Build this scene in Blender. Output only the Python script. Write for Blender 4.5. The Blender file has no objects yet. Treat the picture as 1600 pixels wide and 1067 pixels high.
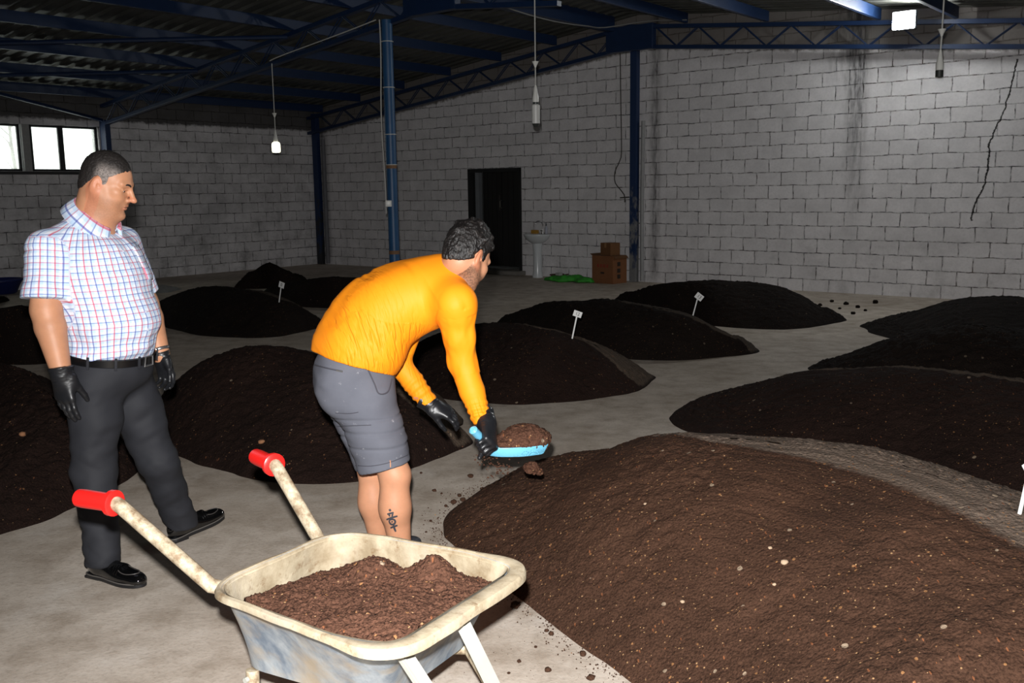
import bpy, bmesh, math, random
import numpy as np
from mathutils import Vector, Matrix
from mathutils.bvhtree import BVHTree

random.seed(7)
SC = bpy.context.scene
COL = SC.collection
# ------------------------------------------------------------------ camera
FPX = 1500.0                      # focal length in pixels of the 1600 px wide frame
PITCH, ROLL, YAW = math.radians(9.0), math.radians(0.83), math.radians(39.1)
EYE = np.array([0.0, 0.0, 1.6])
_F = np.array([0, math.cos(PITCH), -math.sin(PITCH)])
_U0 = np.array([0, math.sin(PITCH), math.cos(PITCH)])
_R0 = np.array([1.0, 0, 0])
CR = math.cos(ROLL) * _R0 - math.sin(ROLL) * _U0
CU = math.sin(ROLL) * _R0 + math.cos(ROLL) * _U0
G = np.array([-math.cos(YAW), math.sin(YAW), 0])      # along the gable wall
N = np.array([math.sin(YAW), math.cos(YAW), 0])       # along the ridge, towards the gable wall
cam = bpy.data.cameras.new('camera'); cam.sensor_width = 36; cam.lens = FPX / 1600 * 36
cam.clip_start = 0.02
camo = bpy.data.objects.new('camera', cam); COL.objects.link(camo)
camo.matrix_world = Matrix([[CR[0], CU[0], -_F[0], EYE[0]], [CR[1], CU[1], -_F[1], EYE[1]],
                            [CR[2], CU[2], -_F[2], EYE[2]], [0, 0, 0, 1]])
SC.camera = camo

def ray(px, py): return (px - 800) / FPX * CR - (py - 533.5) / FPX * CU + _F
def U(px, py, Y):
    d = ray(px, py); return EYE + d * Y / d[1]
def onz(px, py, z=0.0):
    d = ray(px, py); return EYE + d * (z - EYE[2]) / d[2]
def hall(g, n, z=0.0): return G * g + N * n + np.array([0, 0, z])
def onN(px, py, n):
    d = ray(px, py); return EYE + d * n / (d @ N)
def onG(px, py, g):
    d = ray(px, py); return EYE + d * g / (d @ G)
def arr(*v): return np.array(v, float)
def unit(v): v = np.asarray(v, float); return v / np.linalg.norm(v)

# ------------------------------------------------------------------ objects
WL = {}
def tag(o, label=None, cat=None, group=None, kind=None):
    if label: o['label'] = label
    if cat: o['category'] = cat
    if group: o['group'] = group
    if kind: o['kind'] = kind
    return o
def thing(name, loc, label, cat, group=None, kind=None):
    o = bpy.data.objects.new(name, None); COL.objects.link(o)
    o.location = tuple(loc); o.empty_display_size = 0.1
    WL[o] = np.array(loc, float)
    return tag(o, label, cat, group, kind)
def mk(name, verts, faces, mat=None, parent=None, smooth=True, attrs=None, origin=None):
    verts = np.asarray(verts, float)
    if parent is not None: og = WL[parent]
    elif origin is not None: og = np.asarray(origin, float)
    else:
        lo, hi = verts.min(0), verts.max(0); og = np.array([(lo[0]+hi[0])/2, (lo[1]+hi[1])/2, lo[2]])
    me = bpy.data.meshes.new(name)
    if isinstance(faces, np.ndarray):
        me.vertices.add(len(verts)); me.vertices.foreach_set('co', (verts - og).astype(np.float32).ravel())
        nf, k = faces.shape
        me.loops.add(nf * k); me.loops.foreach_set('vertex_index', faces.astype(np.int32).ravel())
        me.polygons.add(nf); me.polygons.foreach_set('loop_start', (np.arange(nf) * k).astype(np.int32))
        me.polygons.foreach_set('loop_total', np.full(nf, k, np.int32))
        me.update(calc_edges=True)
    else:
        me.from_pydata([tuple(v) for v in (verts - og)], [], [tuple(f) for f in faces])
    me.validate()
    me.polygons.foreach_set('use_smooth', np.full(len(me.polygons), bool(smooth)))
    if attrs:
        for an, av in attrs.items():
            av = np.asarray(av, np.float32)
            if av.ndim == 1:
                a = me.attributes.new(an, 'FLOAT', 'POINT'); a.data.foreach_set('value', av)
            else:
                a = me.attributes.new(an, 'FLOAT_VECTOR', 'POINT'); a.data.foreach_set('vector', av.ravel())
    if mat: me.materials.append(mat)
    o = bpy.data.objects.new(name, me); COL.objects.link(o)
    if parent is not None: o.parent = parent
    else: o.location = tuple(og)
    WL[o] = og
    return o
class MB:
    """collects solids that belong to ONE part"""
    def __init__(s): s.v = []; s.f = []
    def add(s, v, f):
        b = len(s.v); s.v += [tuple(x) for x in v]; s.f += [tuple(b + i for i in q) for q in f]; return s
    def box(s, c, size, ax=None, bev=0.0):
        bm = bmesh.new(); bmesh.ops.create_cube(bm, size=1)
        for v in bm.verts: v.co = Vector((v.co.x*size[0], v.co.y*size[1], v.co.z*size[2]))
        if bev: bmesh.ops.bevel(bm, geom=bm.edges[:], offset=bev, segments=2, affect='EDGES', profile=0.6)
        bm.verts.index_update()
        A = np.eye(3) if ax is None else np.array(ax)      # rows = local axes
        s.add([np.asarray(c) + np.array(v.co) @ A for v in bm.verts], [[v.index for v in f.verts] for f in bm.faces])
        bm.free(); return s
    def bar(s, a, b, w, h, up=(0, 0, 1), bev=0.0):
        a = np.asarray(a, float); b = np.asarray(b, float); d = b - a; L = np.linalg.norm(d); x = d / L
        y = np.cross(up, x); y = y / np.linalg.norm(y); z = np.cross(x, y)
        return s.box((a + b) / 2, (L, w, h), [x, y, z], bev)
    def tube(s, pts, r, n=12, caps=True, closed=False):
        pts = [np.asarray(p, float) for p in pts]; m = len(pts)
        rs = [r] * m if np.isscalar(r) else list(r)
        up = None; rings = []
        for i, p in enumerate(pts):
            if closed: t = unit(pts[(i+1) % m] - pts[i-1])
            else: t = unit(pts[min(i+1, m-1)] - pts[max(i-1, 0)])
            if up is None: up = np.array([0, 0, 1.]) if abs(t[2]) < .9 else np.array([1., 0, 0])
            x = unit(np.cross(up, t)); y = np.cross(t, x); up = y
            rings.append([p + rs[i] * (math.cos(2*math.pi*k/n) * x + math.sin(2*math.pi*k/n) * y) for k in range(n)])
        v = [q for R_ in rings for q in R_]; f = []
        for i in range(m if closed else m - 1):
            j = (i + 1) % m
            for k in range(n): f.append((i*n+k, i*n+(k+1) % n, j*n+(k+1) % n, j*n+k))
        if caps and not closed:
            f.append(tuple(range(n))[::-1]); f.append(tuple((m-1)*n + k for k in range(n)))
        return s.add(v, f)
    def lathe(s, c, prof, n=32, ax=None):
        A = np.eye(3) if ax is None else np.array(ax); v = []; f = []; m = len(prof)
        for r_, z in prof:
            for k in range(n):
                a = 2*math.pi*k/n; v.append(np.asarray(c) + np.array([r_*math.cos(a), r_*math.sin(a), z]) @ A)
        for i in range(m-1):
            for k in range(n): f.append((i*n+k, i*n+(k+1) % n, (i+1)*n+(k+1) % n, (i+1)*n+k))
        f.append(tuple(range(n))[::-1]); f.append(tuple((m-1)*n+k for k in range(n)))
        return s.add(v, f)
    def build(s, name, mat, parent=None, smooth=True, sharp=40, **kw):
        o = mk(name, np.array(s.v), s.f, mat, parent, smooth, **kw)
        if smooth and sharp: o.data.set_sharp_from_angle(angle=math.radians(sharp))
        return o
def spline(pts, n, closed=False):
    """Catmull-Rom resampled evenly to n points"""
    P = np.array(pts, float); m = len(P); out = []
    for i in range(m if closed else m - 1):
        if closed: p0, p1, p2, p3 = P[i-1], P[i], P[(i+1) % m], P[(i+2) % m]
        else: p0, p1, p2, p3 = P[max(i-1, 0)], P[i], P[i+1], P[min(i+2, m-1)]
        for t in np.linspace(0, 1, 24, endpoint=False):
            out.append(.5*((2*p1)+(-p0+p2)*t+(2*p0-5*p1+4*p2-p3)*t*t+(-p0+3*p1-3*p2+p3)*t**3))
    out.append(P[0] if closed else P[-1]); out = np.array(out)
    d = np.r_[0, np.cumsum(np.linalg.norm(np.diff(out, axis=0), axis=1))]
    q = np.linspace(0, d[-1], n, endpoint=not closed)
    return np.stack([np.interp(q, d, out[:, k]) for k in range(P.shape[1])], 1)

# ------------------------------------------------------------------ numpy noise
def _hash(i, j, k):
    with np.errstate(over='ignore'):
        h = (i.astype(np.uint32)*np.uint32(374761393) + j.astype(np.uint32)*np.uint32(668265263) + k.astype(np.uint32)*np.uint32(2147483647 - 58))
        h = (h ^ (h >> np.uint32(13))) * np.uint32(1274126177); h = h ^ (h >> np.uint32(16))
    return (h & np.uint32(0xffffff)).astype(np.float64) / float(0xffffff)
def vnoise(P):
    P = np.asarray(P, float) + 1000.0; i = np.floor(P).astype(np.int64); f = P - i; f = f*f*(3-2*f); r = 0
    for a in (0, 1):
        for b in (0, 1):
            for c in (0, 1):
                w = (f[:, 0] if a else 1-f[:, 0])*(f[:, 1] if b else 1-f[:, 1])*(f[:, 2] if c else 1-f[:, 2])
                r = r + w*_hash(i[:, 0]+a, i[:, 1]+b, i[:, 2]+c)
    return r*2-1
def fbm(P, o=3):
    r = 0; a = 1; s = 1
    for k in range(o): r = r + a*vnoise(np.asarray(P)*s + 17.3*k); a *= .5; s *= 2.1
    return r
def sstep(a, b, x): t = np.clip((x-a)/(b-a), 0, 1); return t*t*(3-2*t)

# ------------------------------------------------------------------ signed-distance modelling
class SDF:
    def __init__(s, lo, hi, h, fine=None, hf=None):
        ax = []
        for k in range(3):
            if fine is None: a = np.arange(lo[k], hi[k] + h, h)
            else:
                a = np.r_[np.arange(lo[k], max(fine[0][k], lo[k]), h), np.arange(max(fine[0][k], lo[k]), min(fine[1][k], hi[k]), hf), np.arange(min(fine[1][k], hi[k]), hi[k] + h, h)]
            ax.append(np.unique(np.round(a, 6)))
        s.ax = ax; s.h = h
        s.F = np.full([len(a) for a in ax], 1.0, np.float32)
    def _sub(s, lo, hi, m):
        sl = []; g = []
        for k in range(3):
            a = np.searchsorted(s.ax[k], lo[k]-m); b = np.searchsorted(s.ax[k], hi[k]+m)
            if b <= a: return None, None
            sl.append(slice(a, b)); g.append(s.ax[k][a:b].astype(np.float32))
        return tuple(sl), np.meshgrid(*g, indexing='ij')
    def _put(s, sl, d, k, op):
        A = s.F[sl]
        if op == 'u':
            if k > 0:
                h = np.clip(.5 + .5*(A-d)/k, 0, 1); s.F[sl] = A*(1-h) + d*h - k*h*(1-h)
            else: s.F[sl] = np.minimum(A, d)
        elif op == 's':
            d = -d
            h = np.clip(.5 - .5*(A-d)/max(k, 1e-6), 0, 1); s.F[sl] = A*(1-h) + d*h + k*h*(1-h)
    def cone(s, a, b, ra, rb=None, k=.02, op='u', cut=(False, False)):
        a = np.asarray(a, float); b = np.asarray(b, float); rb = ra if rb is None else rb
        R_ = max(ra, rb)
        sl, g = s._sub(np.minimum(a, b)-R_, np.maximum(a, b)+R_, k + 3*s.h)
        if sl is None: return s
        ab = b - a; L2 = ab @ ab
        px, py, pz = g[0]-a[0], g[1]-a[1], g[2]-a[2]
        t0 = (px*ab[0]+py*ab[1]+pz*ab[2])/L2; t = np.clip(t0, 0, 1)
        d = np.sqrt((px-t*ab[0])**2+(py-t*ab[1])**2+(pz-t*ab[2])**2) - (ra+(rb-ra)*t)
        L = math.sqrt(L2)
        if cut[0]: d = np.maximum(d, -t0*L)
        if cut[1]: d = np.maximum(d, (t0-1)*L)
        s._put(sl, d.astype(np.float32), k, op); return s
    def ell(s, c, r, ax=None, k=.02, op='u'):
        c = np.asarray(c, float); r = np.asarray(r, float); A = np.eye(3) if ax is None else np.array(ax)
        ext = np.sqrt(((A*r[:, None])**2).sum(0))
        sl, g = s._sub(c-ext, c+ext, k + 3*s.h)
        if sl is None: return s
        p = [g[0]-c[0], g[1]-c[1], g[2]-c[2]]
        q = [p[0]*A[i, 0]+p[1]*A[i, 1]+p[2]*A[i, 2] for i in range(3)]
        k0 = np.sqrt(sum((q[i]/r[i])**2 for i in range(3))); k1 = np.sqrt(sum((q[i]/r[i]**2)**2 for i in range(3)))
        d = k0*(k0-1)/np.maximum(k1, 1e-6)
        s._put(sl, d.astype(np.float32), k, op); return s
    def half(s, p, n_):                      # keep the side the normal points away from
        n_ = unit(n_); X = np.meshgrid(*s.ax, indexing='ij', sparse=True)
        s.F = np.maximum(s.F, ((X[0]-p[0])*n_[0]+(X[1]-p[1])*n_[1]+(X[2]-p[2])*n_[2]).astype(np.float32)); return s
    def pts(s):
        X = np.meshgrid(*s.ax, indexing='ij'); return np.stack([x.ravel() for x in X], 1)
    def mesh(s, smooth=2):
        F = s.F.copy()
        for k in range(3):
            sl = [slice(None)]*3; sl[k] = 0; F[tuple(sl)] = np.maximum(F[tuple(sl)], 1e-3); sl[k] = -1; F[tuple(sl)] = np.maximum(F[tuple(sl)], 1e-3)
        nx, ny, nz = F.shape; S = F < 0
        c = np.zeros((nx-1, ny-1, nz-1), np.int8)
        for a in (0, 1):
            for b in (0, 1):
                for d in (0, 1): c += S[a:nx-1+a, b:ny-1+b, d:nz-1+d]
        act = (c > 0) & (c < 8); I = np.argwhere(act); idx = np.full(act.shape, -1, np.int64); idx[act] = np.arange(len(I))
        acc = np.zeros((len(I), 3)); cnt = np.zeros(len(I))
        P = lambda J: np.stack([s.ax[k][J[:, k]] for k in range(3)], 1)
        cor = [(a, b, d) for a in (0, 1) for b in (0, 1) for d in (0, 1)]
        for u in cor:
            for w in cor:
                if sum(abs(np.array(u)-np.array(w))) != 1 or u > w: continue
                Ju = I + np.array(u); Jw = I + np.array(w)
                fu = F[Ju[:, 0], Ju[:, 1], Ju[:, 2]]; fw = F[Jw[:, 0], Jw[:, 1], Jw[:, 2]]
                m = (fu < 0) != (fw < 0)
                if not m.any(): continue
                t = (fu[m]/(fu[m]-fw[m]))[:, None]
                acc[m] += P(Ju[m])*(1-t) + P(Jw[m])*t; cnt[m] += 1
        V = acc/np.maximum(cnt, 1)[:, None]
        Q = []
        for k in range(3):
            a, b = [(1, 2), (2, 0), (0, 1)][k]
            sl0 = [slice(None)]*3; sl1 = [slice(None)]*3; sl0[k] = slice(0, -1); sl1[k] = slice(1, None)
            A0 = S[tuple(sl0)]; A1 = S[tuple(sl1)]
            E = np.argwhere(A0 != A1)
            E = E[(E[:, a] > 0) & (E[:, b] > 0) & (E[:, a] < F.shape[a]-1) & (E[:, b] < F.shape[b]-1)]
            if not len(E): continue
            def cell(da, db):
                J = E.copy(); J[:, a] -= da; J[:, b] -= db; return idx[J[:, 0], J[:, 1], J[:, 2]]
            q = np.stack([cell(1, 1), cell(0, 1), cell(0, 0), cell(1, 0)], 1)
            fl = ~A0[E[:, 0], E[:, 1], E[:, 2]]
            q[fl] = q[fl][:, ::-1]
            Q.append(q)
        Q = np.concatenate(Q); Q = Q[(Q >= 0).all(1)]
        for _ in range(smooth):
            sm = np.zeros_like(V); n_ = np.zeros(len(V))
            for i in range(4):
                for j in ((i+1) % 4, (i-1) % 4):
                    for k in range(3): sm[:, k] += np.bincount(Q[:, i], V[Q[:, j], k], len(V))
                    n_ += np.bincount(Q[:, i], minlength=len(V))
            V = .5*V + .5*sm/np.maximum(n_, 1)[:, None]
        return V, Q
def vnormals(V, Q):
    n_ = np.cross(V[Q[:, 2]]-V[Q[:, 0]], V[Q[:, 3]]-V[Q[:, 1]]); out = np.zeros_like(V)
    for i in range(4):
        for k in range(3): out[:, k] += np.bincount(Q[:, i], n_[:, k], len(V))
    return out/np.maximum(np.linalg.norm(out, axis=1), 1e-9)[:, None]

# ------------------------------------------------------------------ materials
def lin(c): return tuple(((x/255.)/12.92 if x/255. <= .04045 else ((x/255.+.055)/1.055)**2.4) for x in c)
class NT:
    def __init__(s, name):
        m = bpy.data.materials.new(name); m.use_nodes = True; s.m = m; s.t = m.node_tree; s.b = s.t.nodes['Principled BSDF']
    def n(s, typ, **kw):
        x = s.t.nodes.new(typ)
        for k, v in kw.items():
            if k[0] == '_': x.inputs[int(k[1:])].default_value = v
            else: setattr(x, k, v)
        return x
    def l(s, a, b): s.t.links.new(a, b)
    def S(s, **kw):
        nm = dict(color='Base Color', rough='Roughness', metal='Metallic', spec='Specular IOR Level', normal='Normal', coat='Coat Weight', sheen='Sheen Weight', trans='Transmission Weight', sss='Subsurface Weight')
        for k, v in kw.items():
            i = s.b.inputs[nm[k]]
            if hasattr(v, 'is_output'): s.l(v, i)
            elif k == 'color': i.default_value = (*v, 1)
            else: i.default_value = v
        return s
    def coord(s, w='Object'): return s.n('ShaderNodeTexCoord').outputs[w]
    def attr(s, a, w='Fac'): x = s.n('ShaderNodeAttribute'); x.attribute_name = a; return x.outputs[w]
    def noise(s, sc, detail=4, rough=.55, vec=None, scale3=None, dist=0):
        x = s.n('ShaderNodeTexNoise'); x.inputs['Scale'].default_value = sc; x.inputs['Detail'].default_value = detail; x.inputs['Roughness'].default_value = rough; x.inputs['Distortion'].default_value = dist
        v = vec if vec is not None else s.coord()
        if scale3: mp = s.n('ShaderNodeMapping'); mp.inputs['Scale'].default_value = scale3; s.l(v, mp.inputs['Vector']); v = mp.outputs[0]
        s.l(v, x.inputs['Vector']); return x.outputs['Fac']
    def vor(s, sc, vec=None, feature='F1', out='Distance', rnd=1):
        x = s.n('ShaderNodeTexVoronoi'); x.feature = feature; x.inputs['Scale'].default_value = sc; x.inputs['Randomness'].default_value = rnd
        s.l(vec if vec is not None else s.coord(), x.inputs['Vector']); return x.outputs[out]
    def ramp(s, v, stops):
        x = s.n('ShaderNodeValToRGB'); e = x.color_ramp.elements
        while len(e) < len(stops): e.new(.5)
        for i, (p, c) in enumerate(stops):
            e[i].position = p; e[i].color = (*c, 1) if not np.isscalar(c) else (c, c, c, 1)
        s.l(v, x.inputs[0]); return x.outputs[0]
    def mr(s, v, a, b, c=0., d=1., smooth=False):
        x = s.n('ShaderNodeMapRange'); x.clamp = True
        if smooth: x.interpolation_type = 'SMOOTHSTEP'
        for i, q in enumerate((a, b, c, d)): x.inputs[i+1].default_value = q
        s.l(v, x.inputs[0]); return x.outputs[0]
    def math(s, op, a, b=None, c=None):
        x = s.n('ShaderNodeMath'); x.operation = op
        for i, q in enumerate((a, b, c)):
            if q is None: continue
            if hasattr(q, 'is_output'): s.l(q, x.inputs[i])
            else: x.inputs[i].default_value = q
        return x.outputs[0]
    def mix(s, f, a, b, blend='MIX'):
        x = s.n('ShaderNodeMix'); x.data_type = 'RGBA'; x.blend_type = blend
        for i, q in ((0, f), (6, a), (7, b)):
            if hasattr(q, 'is_output'): s.l(q, x.inputs[i])
            elif i == 0: x.inputs[0].default_value = q
            else: x.inputs[i].default_value = (*q, 1)
        return x.outputs[2]
    def bump(s, h, strength=.5, dist=.01, normal=None):
        x = s.n('ShaderNodeBump'); x.inputs['Strength'].default_value = strength; x.inputs['Distance'].default_value = dist
        s.l(h, x.inputs['Height'])
        if normal is not None: s.l(normal, x.inputs['Normal'])
        return x.outputs[0]
    def xyz(s, v): x = s.n('ShaderNodeSeparateXYZ'); s.l(v, x.inputs[0]); return x.outputs
def simple(name, c, rough=.5, metal=0., var=0., sc=20, bump=0., bsc=60, spec=.5, **kw):
    t = NT(name); c = lin(c)
    if var:
        f = t.noise(sc); t.S(color=t.mix(f, tuple(x*(1-var) for x in c), tuple(min(1, x*(1+var)) for x in c)))
    else: t.S(color=c)
    t.S(rough=rough, metal=metal, spec=spec, **kw)
    if bump: t.S(normal=t.bump(t.noise(bsc, 3), bump, .004))
    return t.m
# ================================================================== materials of the hall
def wall_material(name, base, dirty, crack=False, stains_and_bands=False, bare=None):
    t = NT(name); uv = t.attr('wuv', 'Vector')
    nz = t.n('ShaderNodeTexNoise'); nz.inputs['Scale'].default_value = 5; nz.inputs['Detail'].default_value = 4; t.l(uv, nz.inputs['Vector'])
    v1 = t.n('ShaderNodeVectorMath'); v1.operation = 'MULTIPLY_ADD'; t.l(nz.outputs['Color'], v1.inputs[0]); v1.inputs[1].default_value = (.042, .042, 0); t.l(uv, v1.inputs[2])
    br = t.n('ShaderNodeTexBrick'); br.offset = .5; t.l(v1.outputs[0], br.inputs['Vector'])
    br.inputs['Scale'].default_value = 1; br.inputs['Brick Width'].default_value = .40; br.inputs['Row Height'].default_value = .203
    br.inputs['Mortar Size'].default_value = .009; br.inputs['Mortar Smooth'].default_value = .55; br.inputs['Bias'].default_value = 0
    br.inputs['Color1'].default_value = (.9, .9, .9, 1); br.inputs['Color2'].default_value = (1, 1, 1, 1); br.inputs['Mortar'].default_value = (.95, .95, .95, 1)
    big = t.noise(.5, 5, .6, uv); mid = t.noise(3.0, 5, .65, uv); fine = t.noise(28, 3, .6, uv); spot = t.noise(9, 4, .7, uv)
    col = t.mix(t.mr(mid, .3, .75), tuple(.78*x for x in base), base)
    col = t.mix(1, col, br.outputs['Color'], 'MULTIPLY')
    col = t.mix(t.math('MULTIPLY', t.mr(fine, .45, .75), .35), col, tuple(.6*x for x in base))
    mort = t.math('MULTIPLY', br.outputs['Fac'], t.mr(spot, .41, .60, .10, 1))
    mcol = t.mix(t.mr(big, .45, .65), lin((52, 52, 54)), lin((74, 54, 40)))
    col = t.mix(t.math('MULTIPLY', mort, .92), col, mcol)
    x, y, z = t.xyz(uv)[:3]
    grime = t.math('MULTIPLY', t.mr(t.noise(2.2, 6, .7, uv), .5, .72), t.mr(y, .0, 1.3, 1.0, .15 + .3*dirty))
    col = t.mix(t.math('MULTIPLY', grime, .35 + .6*dirty), col, lin((38, 36, 34)))
    if dirty: col = t.mix(t.math('MULTIPLY', t.mr(t.noise(1.1, 6, .7, uv, (1, 1, 1)), .42, .62), .55*dirty), col, lin((52, 51, 50)))
    if bare is not None:                       # unpainted above the gable lattice; side wall darker above the window head
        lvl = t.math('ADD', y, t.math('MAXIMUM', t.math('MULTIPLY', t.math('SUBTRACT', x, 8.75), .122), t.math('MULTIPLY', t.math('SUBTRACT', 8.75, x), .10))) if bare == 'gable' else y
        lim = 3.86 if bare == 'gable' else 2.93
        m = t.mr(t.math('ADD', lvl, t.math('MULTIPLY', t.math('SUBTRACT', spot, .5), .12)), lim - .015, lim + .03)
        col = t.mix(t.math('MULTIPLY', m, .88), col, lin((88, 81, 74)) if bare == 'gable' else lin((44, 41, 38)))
    if stains_and_bands:
        for x0, w, z0, z1, s_ in stains_and_bands:
            f = t.math('MULTIPLY', t.mr(t.math('ABSOLUTE', t.math('SUBTRACT', t.math('ADD', x, t.math('MULTIPLY', t.math('SUBTRACT', mid, .5), .06)), x0)), 0, w, 1, 0, True), t.mr(y, z0, z1))
            col = t.mix(t.math('MULTIPLY', t.math('MULTIPLY', f, t.mr(t.noise(6, 4, .6, uv, (3, .6, 1)), .25, .65)), s_), col, lin((45, 44, 45)))
    if crack:
        zs = [p[1] for p in crack]; xs = [p[0] for p in crack]; z0, z1, x0, x1 = min(zs), max(zs), min(xs)-.01, max(xs)+.01
        q = sorted((( (p[1]-z0)/(z1-z0), (p[0]-x0)/(x1-x0)) for p in crack))
        cx = t.mr(t.ramp(t.mr(y, z0, z1), q), 0, 1, x0, x1)
        d = t.math('ABSOLUTE', t.math('SUBTRACT', t.math('ADD', x, t.math('MULTIPLY', t.math('SUBTRACT', spot, .5), .08)), cx))
        m = t.math('MULTIPLY', t.mr(d, .006, .016, 1, 0), t.math('MULTIPLY', t.math('GREATER_THAN', y, z0), t.math('LESS_THAN', y, z1)))
        col = t.mix(m, col, lin((30, 28, 27)))
    t.S(color=col, rough=.85, spec=.2)
    hgt = t.math('SUBTRACT', t.math('MULTIPLY', spot, .35), br.outputs['Fac'])
    t.S(normal=t.bump(hgt, .8, .012)); return t.m

def floor_material():
    t = NT('concrete floor'); c = t.coord()
    a = t.noise(.9, 6, .62, c); b = t.noise(5, 6, .65, c); d = t.noise(60, 3, .6, c); s = t.noise(2.3, 5, .7, c, (1, 1, 1))
    col = t.mix(t.mr(a, .3, .7), lin((178, 165, 150)), lin((214, 203, 190)))
    col = t.mix(t.math('MULTIPLY', t.mr(b, .42, .68), .6), col, lin((140, 124, 107)))
    col = t.mix(t.math('MULTIPLY', t.mr(s, .55, .72), .6), col, lin((216, 208, 198)))
    col = t.mix(t.math('MULTIPLY', t.mr(d, .5, .8), .4), col, lin((124, 110, 95)))
    cr = t.vor(190, c); sp = t.noise(3, 3, .6, c)
    col = t.mix(t.math('MULTIPLY', t.mr(cr, .10, .16, 1, 0), t.mr(sp, .5, .6)), col, lin((54, 40, 30)))
    t.S(color=col, rough=t.mr(b, .3, .7, .62, .85), spec=.25, normal=t.bump(t.math('ADD', b, t.math('MULTIPLY', d, .4)), .35, .01)); return t.m

def roof_material():
    t = NT('corrugated sheet'); c = t.coord()
    t.S(color=t.mix(t.mr(t.noise(1.5, 5, .6, c), .3, .7), lin((66, 66, 61)), lin((96, 96, 90))), rough=.5, metal=.35, spec=.4); return t.m

BLUE = simple('blue steel paint', (17, 39, 72), .45, var=.25, sc=9, bump=.15)
BLUE2 = simple('blue column paint', (36, 78, 118), .45, var=.3, sc=5, bump=.15)
DARKSTEEL = simple('dark window steel', (26, 27, 30), .55)
WHITEPL = simple('white plastic', (222, 222, 216), .35)
CORD = simple('white cord', (196, 196, 190), .5)
WALLB = lin((238, 235, 236))

ND, GR, GL, NB, GF = 14.2, 8.75, 17.1, -4.0, -4.0
def rz(g): return 4.42 - (.122*(g-GR) if g > GR else .10*(GR-g))

# ------------------------------------------------------------------ floor, walls, roof
m = MB(); q = [hall(GL+.3, NB-.3), hall(GL+.3, ND+.3), hall(GF-.3, ND+.3), hall(GF-.3, NB-.3)]
m.add([p + arr(0, 0, -.12) for p in q] + q, [(0, 1, 2, 3), (7, 6, 5, 4), (0, 4, 5, 1), (1, 5, 6, 2), (2, 6, 7, 3), (3, 7, 4, 0)])
tag(m.build('floor', floor_material(), None, False, origin=(0, 0, 0)), kind='structure')

def wall(name, mat, rects, P, thick, nrm):
    """rects: (u0,u1,z0,z1 or callable top) in wall coordinates; P(u) = floor point of the inner face"""
    v = []; f = []; uv = []
    for u0, u1, z0, zt in rects:
        zt0, zt1 = (zt(u0), zt(u1)) if callable(zt) else (zt, zt)
        b = len(v)
        for off in (0, thick):
            for u, z in ((u0, z0), (u1, z0), (u1, zt1), (u0, zt0)):
                v.append(P(u) + np.asarray(nrm)*off + arr(0, 0, z)); uv.append((u + (off if off else 0), z, 0))
        f += [tuple(b+i for i in k) for k in ((0, 1, 2, 3), (7, 6, 5, 4), (0, 4, 5, 1), (1, 5, 6, 2), (2, 6, 7, 3), (3, 7, 4, 0))]
    o = mk(name, v, f, mat, None, False, attrs={'wuv': uv}); tag(o, kind='structure'); return o
cr_px = [(1590, 92), (1570, 172), (1556, 200), (1546, 225), (1543, 265), (1538, 290), (1522, 322), (1517, 345)]
crack = []
for px, py in cr_px:
    w = onN(px, py, ND); crack.append((w @ G, w[2]))
st = []
for px, w_, z0, z1, s_ in ((1340, .24, .6, 3.2, 1.0), (1325, .55, 2.9, 3.6, .7)):
    st.append((onN(px, 120, ND) @ G, w_, z0, z1, s_))
st.append((8.4, .16, 0, .3, .75)); st.append((16.9, .3, 0, .2, .9))  # darker upright bands beside the ridge column and at the left corner
DG0, DG1, DZ0, DZ1 = 11.26, 12.58, .0, 2.0
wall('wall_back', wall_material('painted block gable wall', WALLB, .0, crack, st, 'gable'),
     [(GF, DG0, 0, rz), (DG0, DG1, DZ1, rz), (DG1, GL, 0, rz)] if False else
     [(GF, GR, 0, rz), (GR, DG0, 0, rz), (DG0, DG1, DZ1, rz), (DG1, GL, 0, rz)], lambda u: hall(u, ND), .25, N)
WN0, WN1, WZ0, WZ1 = 6.1, 9.17, 2.03, 2.83
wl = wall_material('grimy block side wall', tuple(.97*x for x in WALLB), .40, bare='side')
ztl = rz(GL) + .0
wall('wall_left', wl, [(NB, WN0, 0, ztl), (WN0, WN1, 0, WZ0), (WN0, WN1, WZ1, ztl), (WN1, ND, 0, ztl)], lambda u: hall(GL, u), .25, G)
wall('wall_right', wl, [(NB, ND, 0, rz(GF))], lambda u: hall(GF, u), -.25, G)
wall('wall_front', wl, [(GF, GR, 0, rz), (GR, GL, 0, rz)], lambda u: hall(u, NB), -.25, N)
# corrugated roof: ribs run down the slope
v = []; f = []; nn = []
x = NB - .3
prof = ((0, 0), (.06, 0), (.085, .035), (.165, .035), (.19, 0))
while x < ND + .3:
    for dx, dz in prof: nn.append((x+dx, dz))
    x += .25
for gg in (GF-.3, GR, GL+.35):
    for n_, dz in nn: v.append(hall(gg, n_, rz(gg) + dz))
k = len(nn)
for r in (0, 1):
    for i in range(k-1): f.append((r*k+i, r*k+i+1, (r+1)*k+i+1, (r+1)*k+i))
o = mk('ceiling', v, f, roof_material(), None, False); tag(o, kind='structure')
sm = o.modifiers.new('thick', 'SOLIDIFY'); sm.thickness = .012; sm.offset = 1

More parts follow.
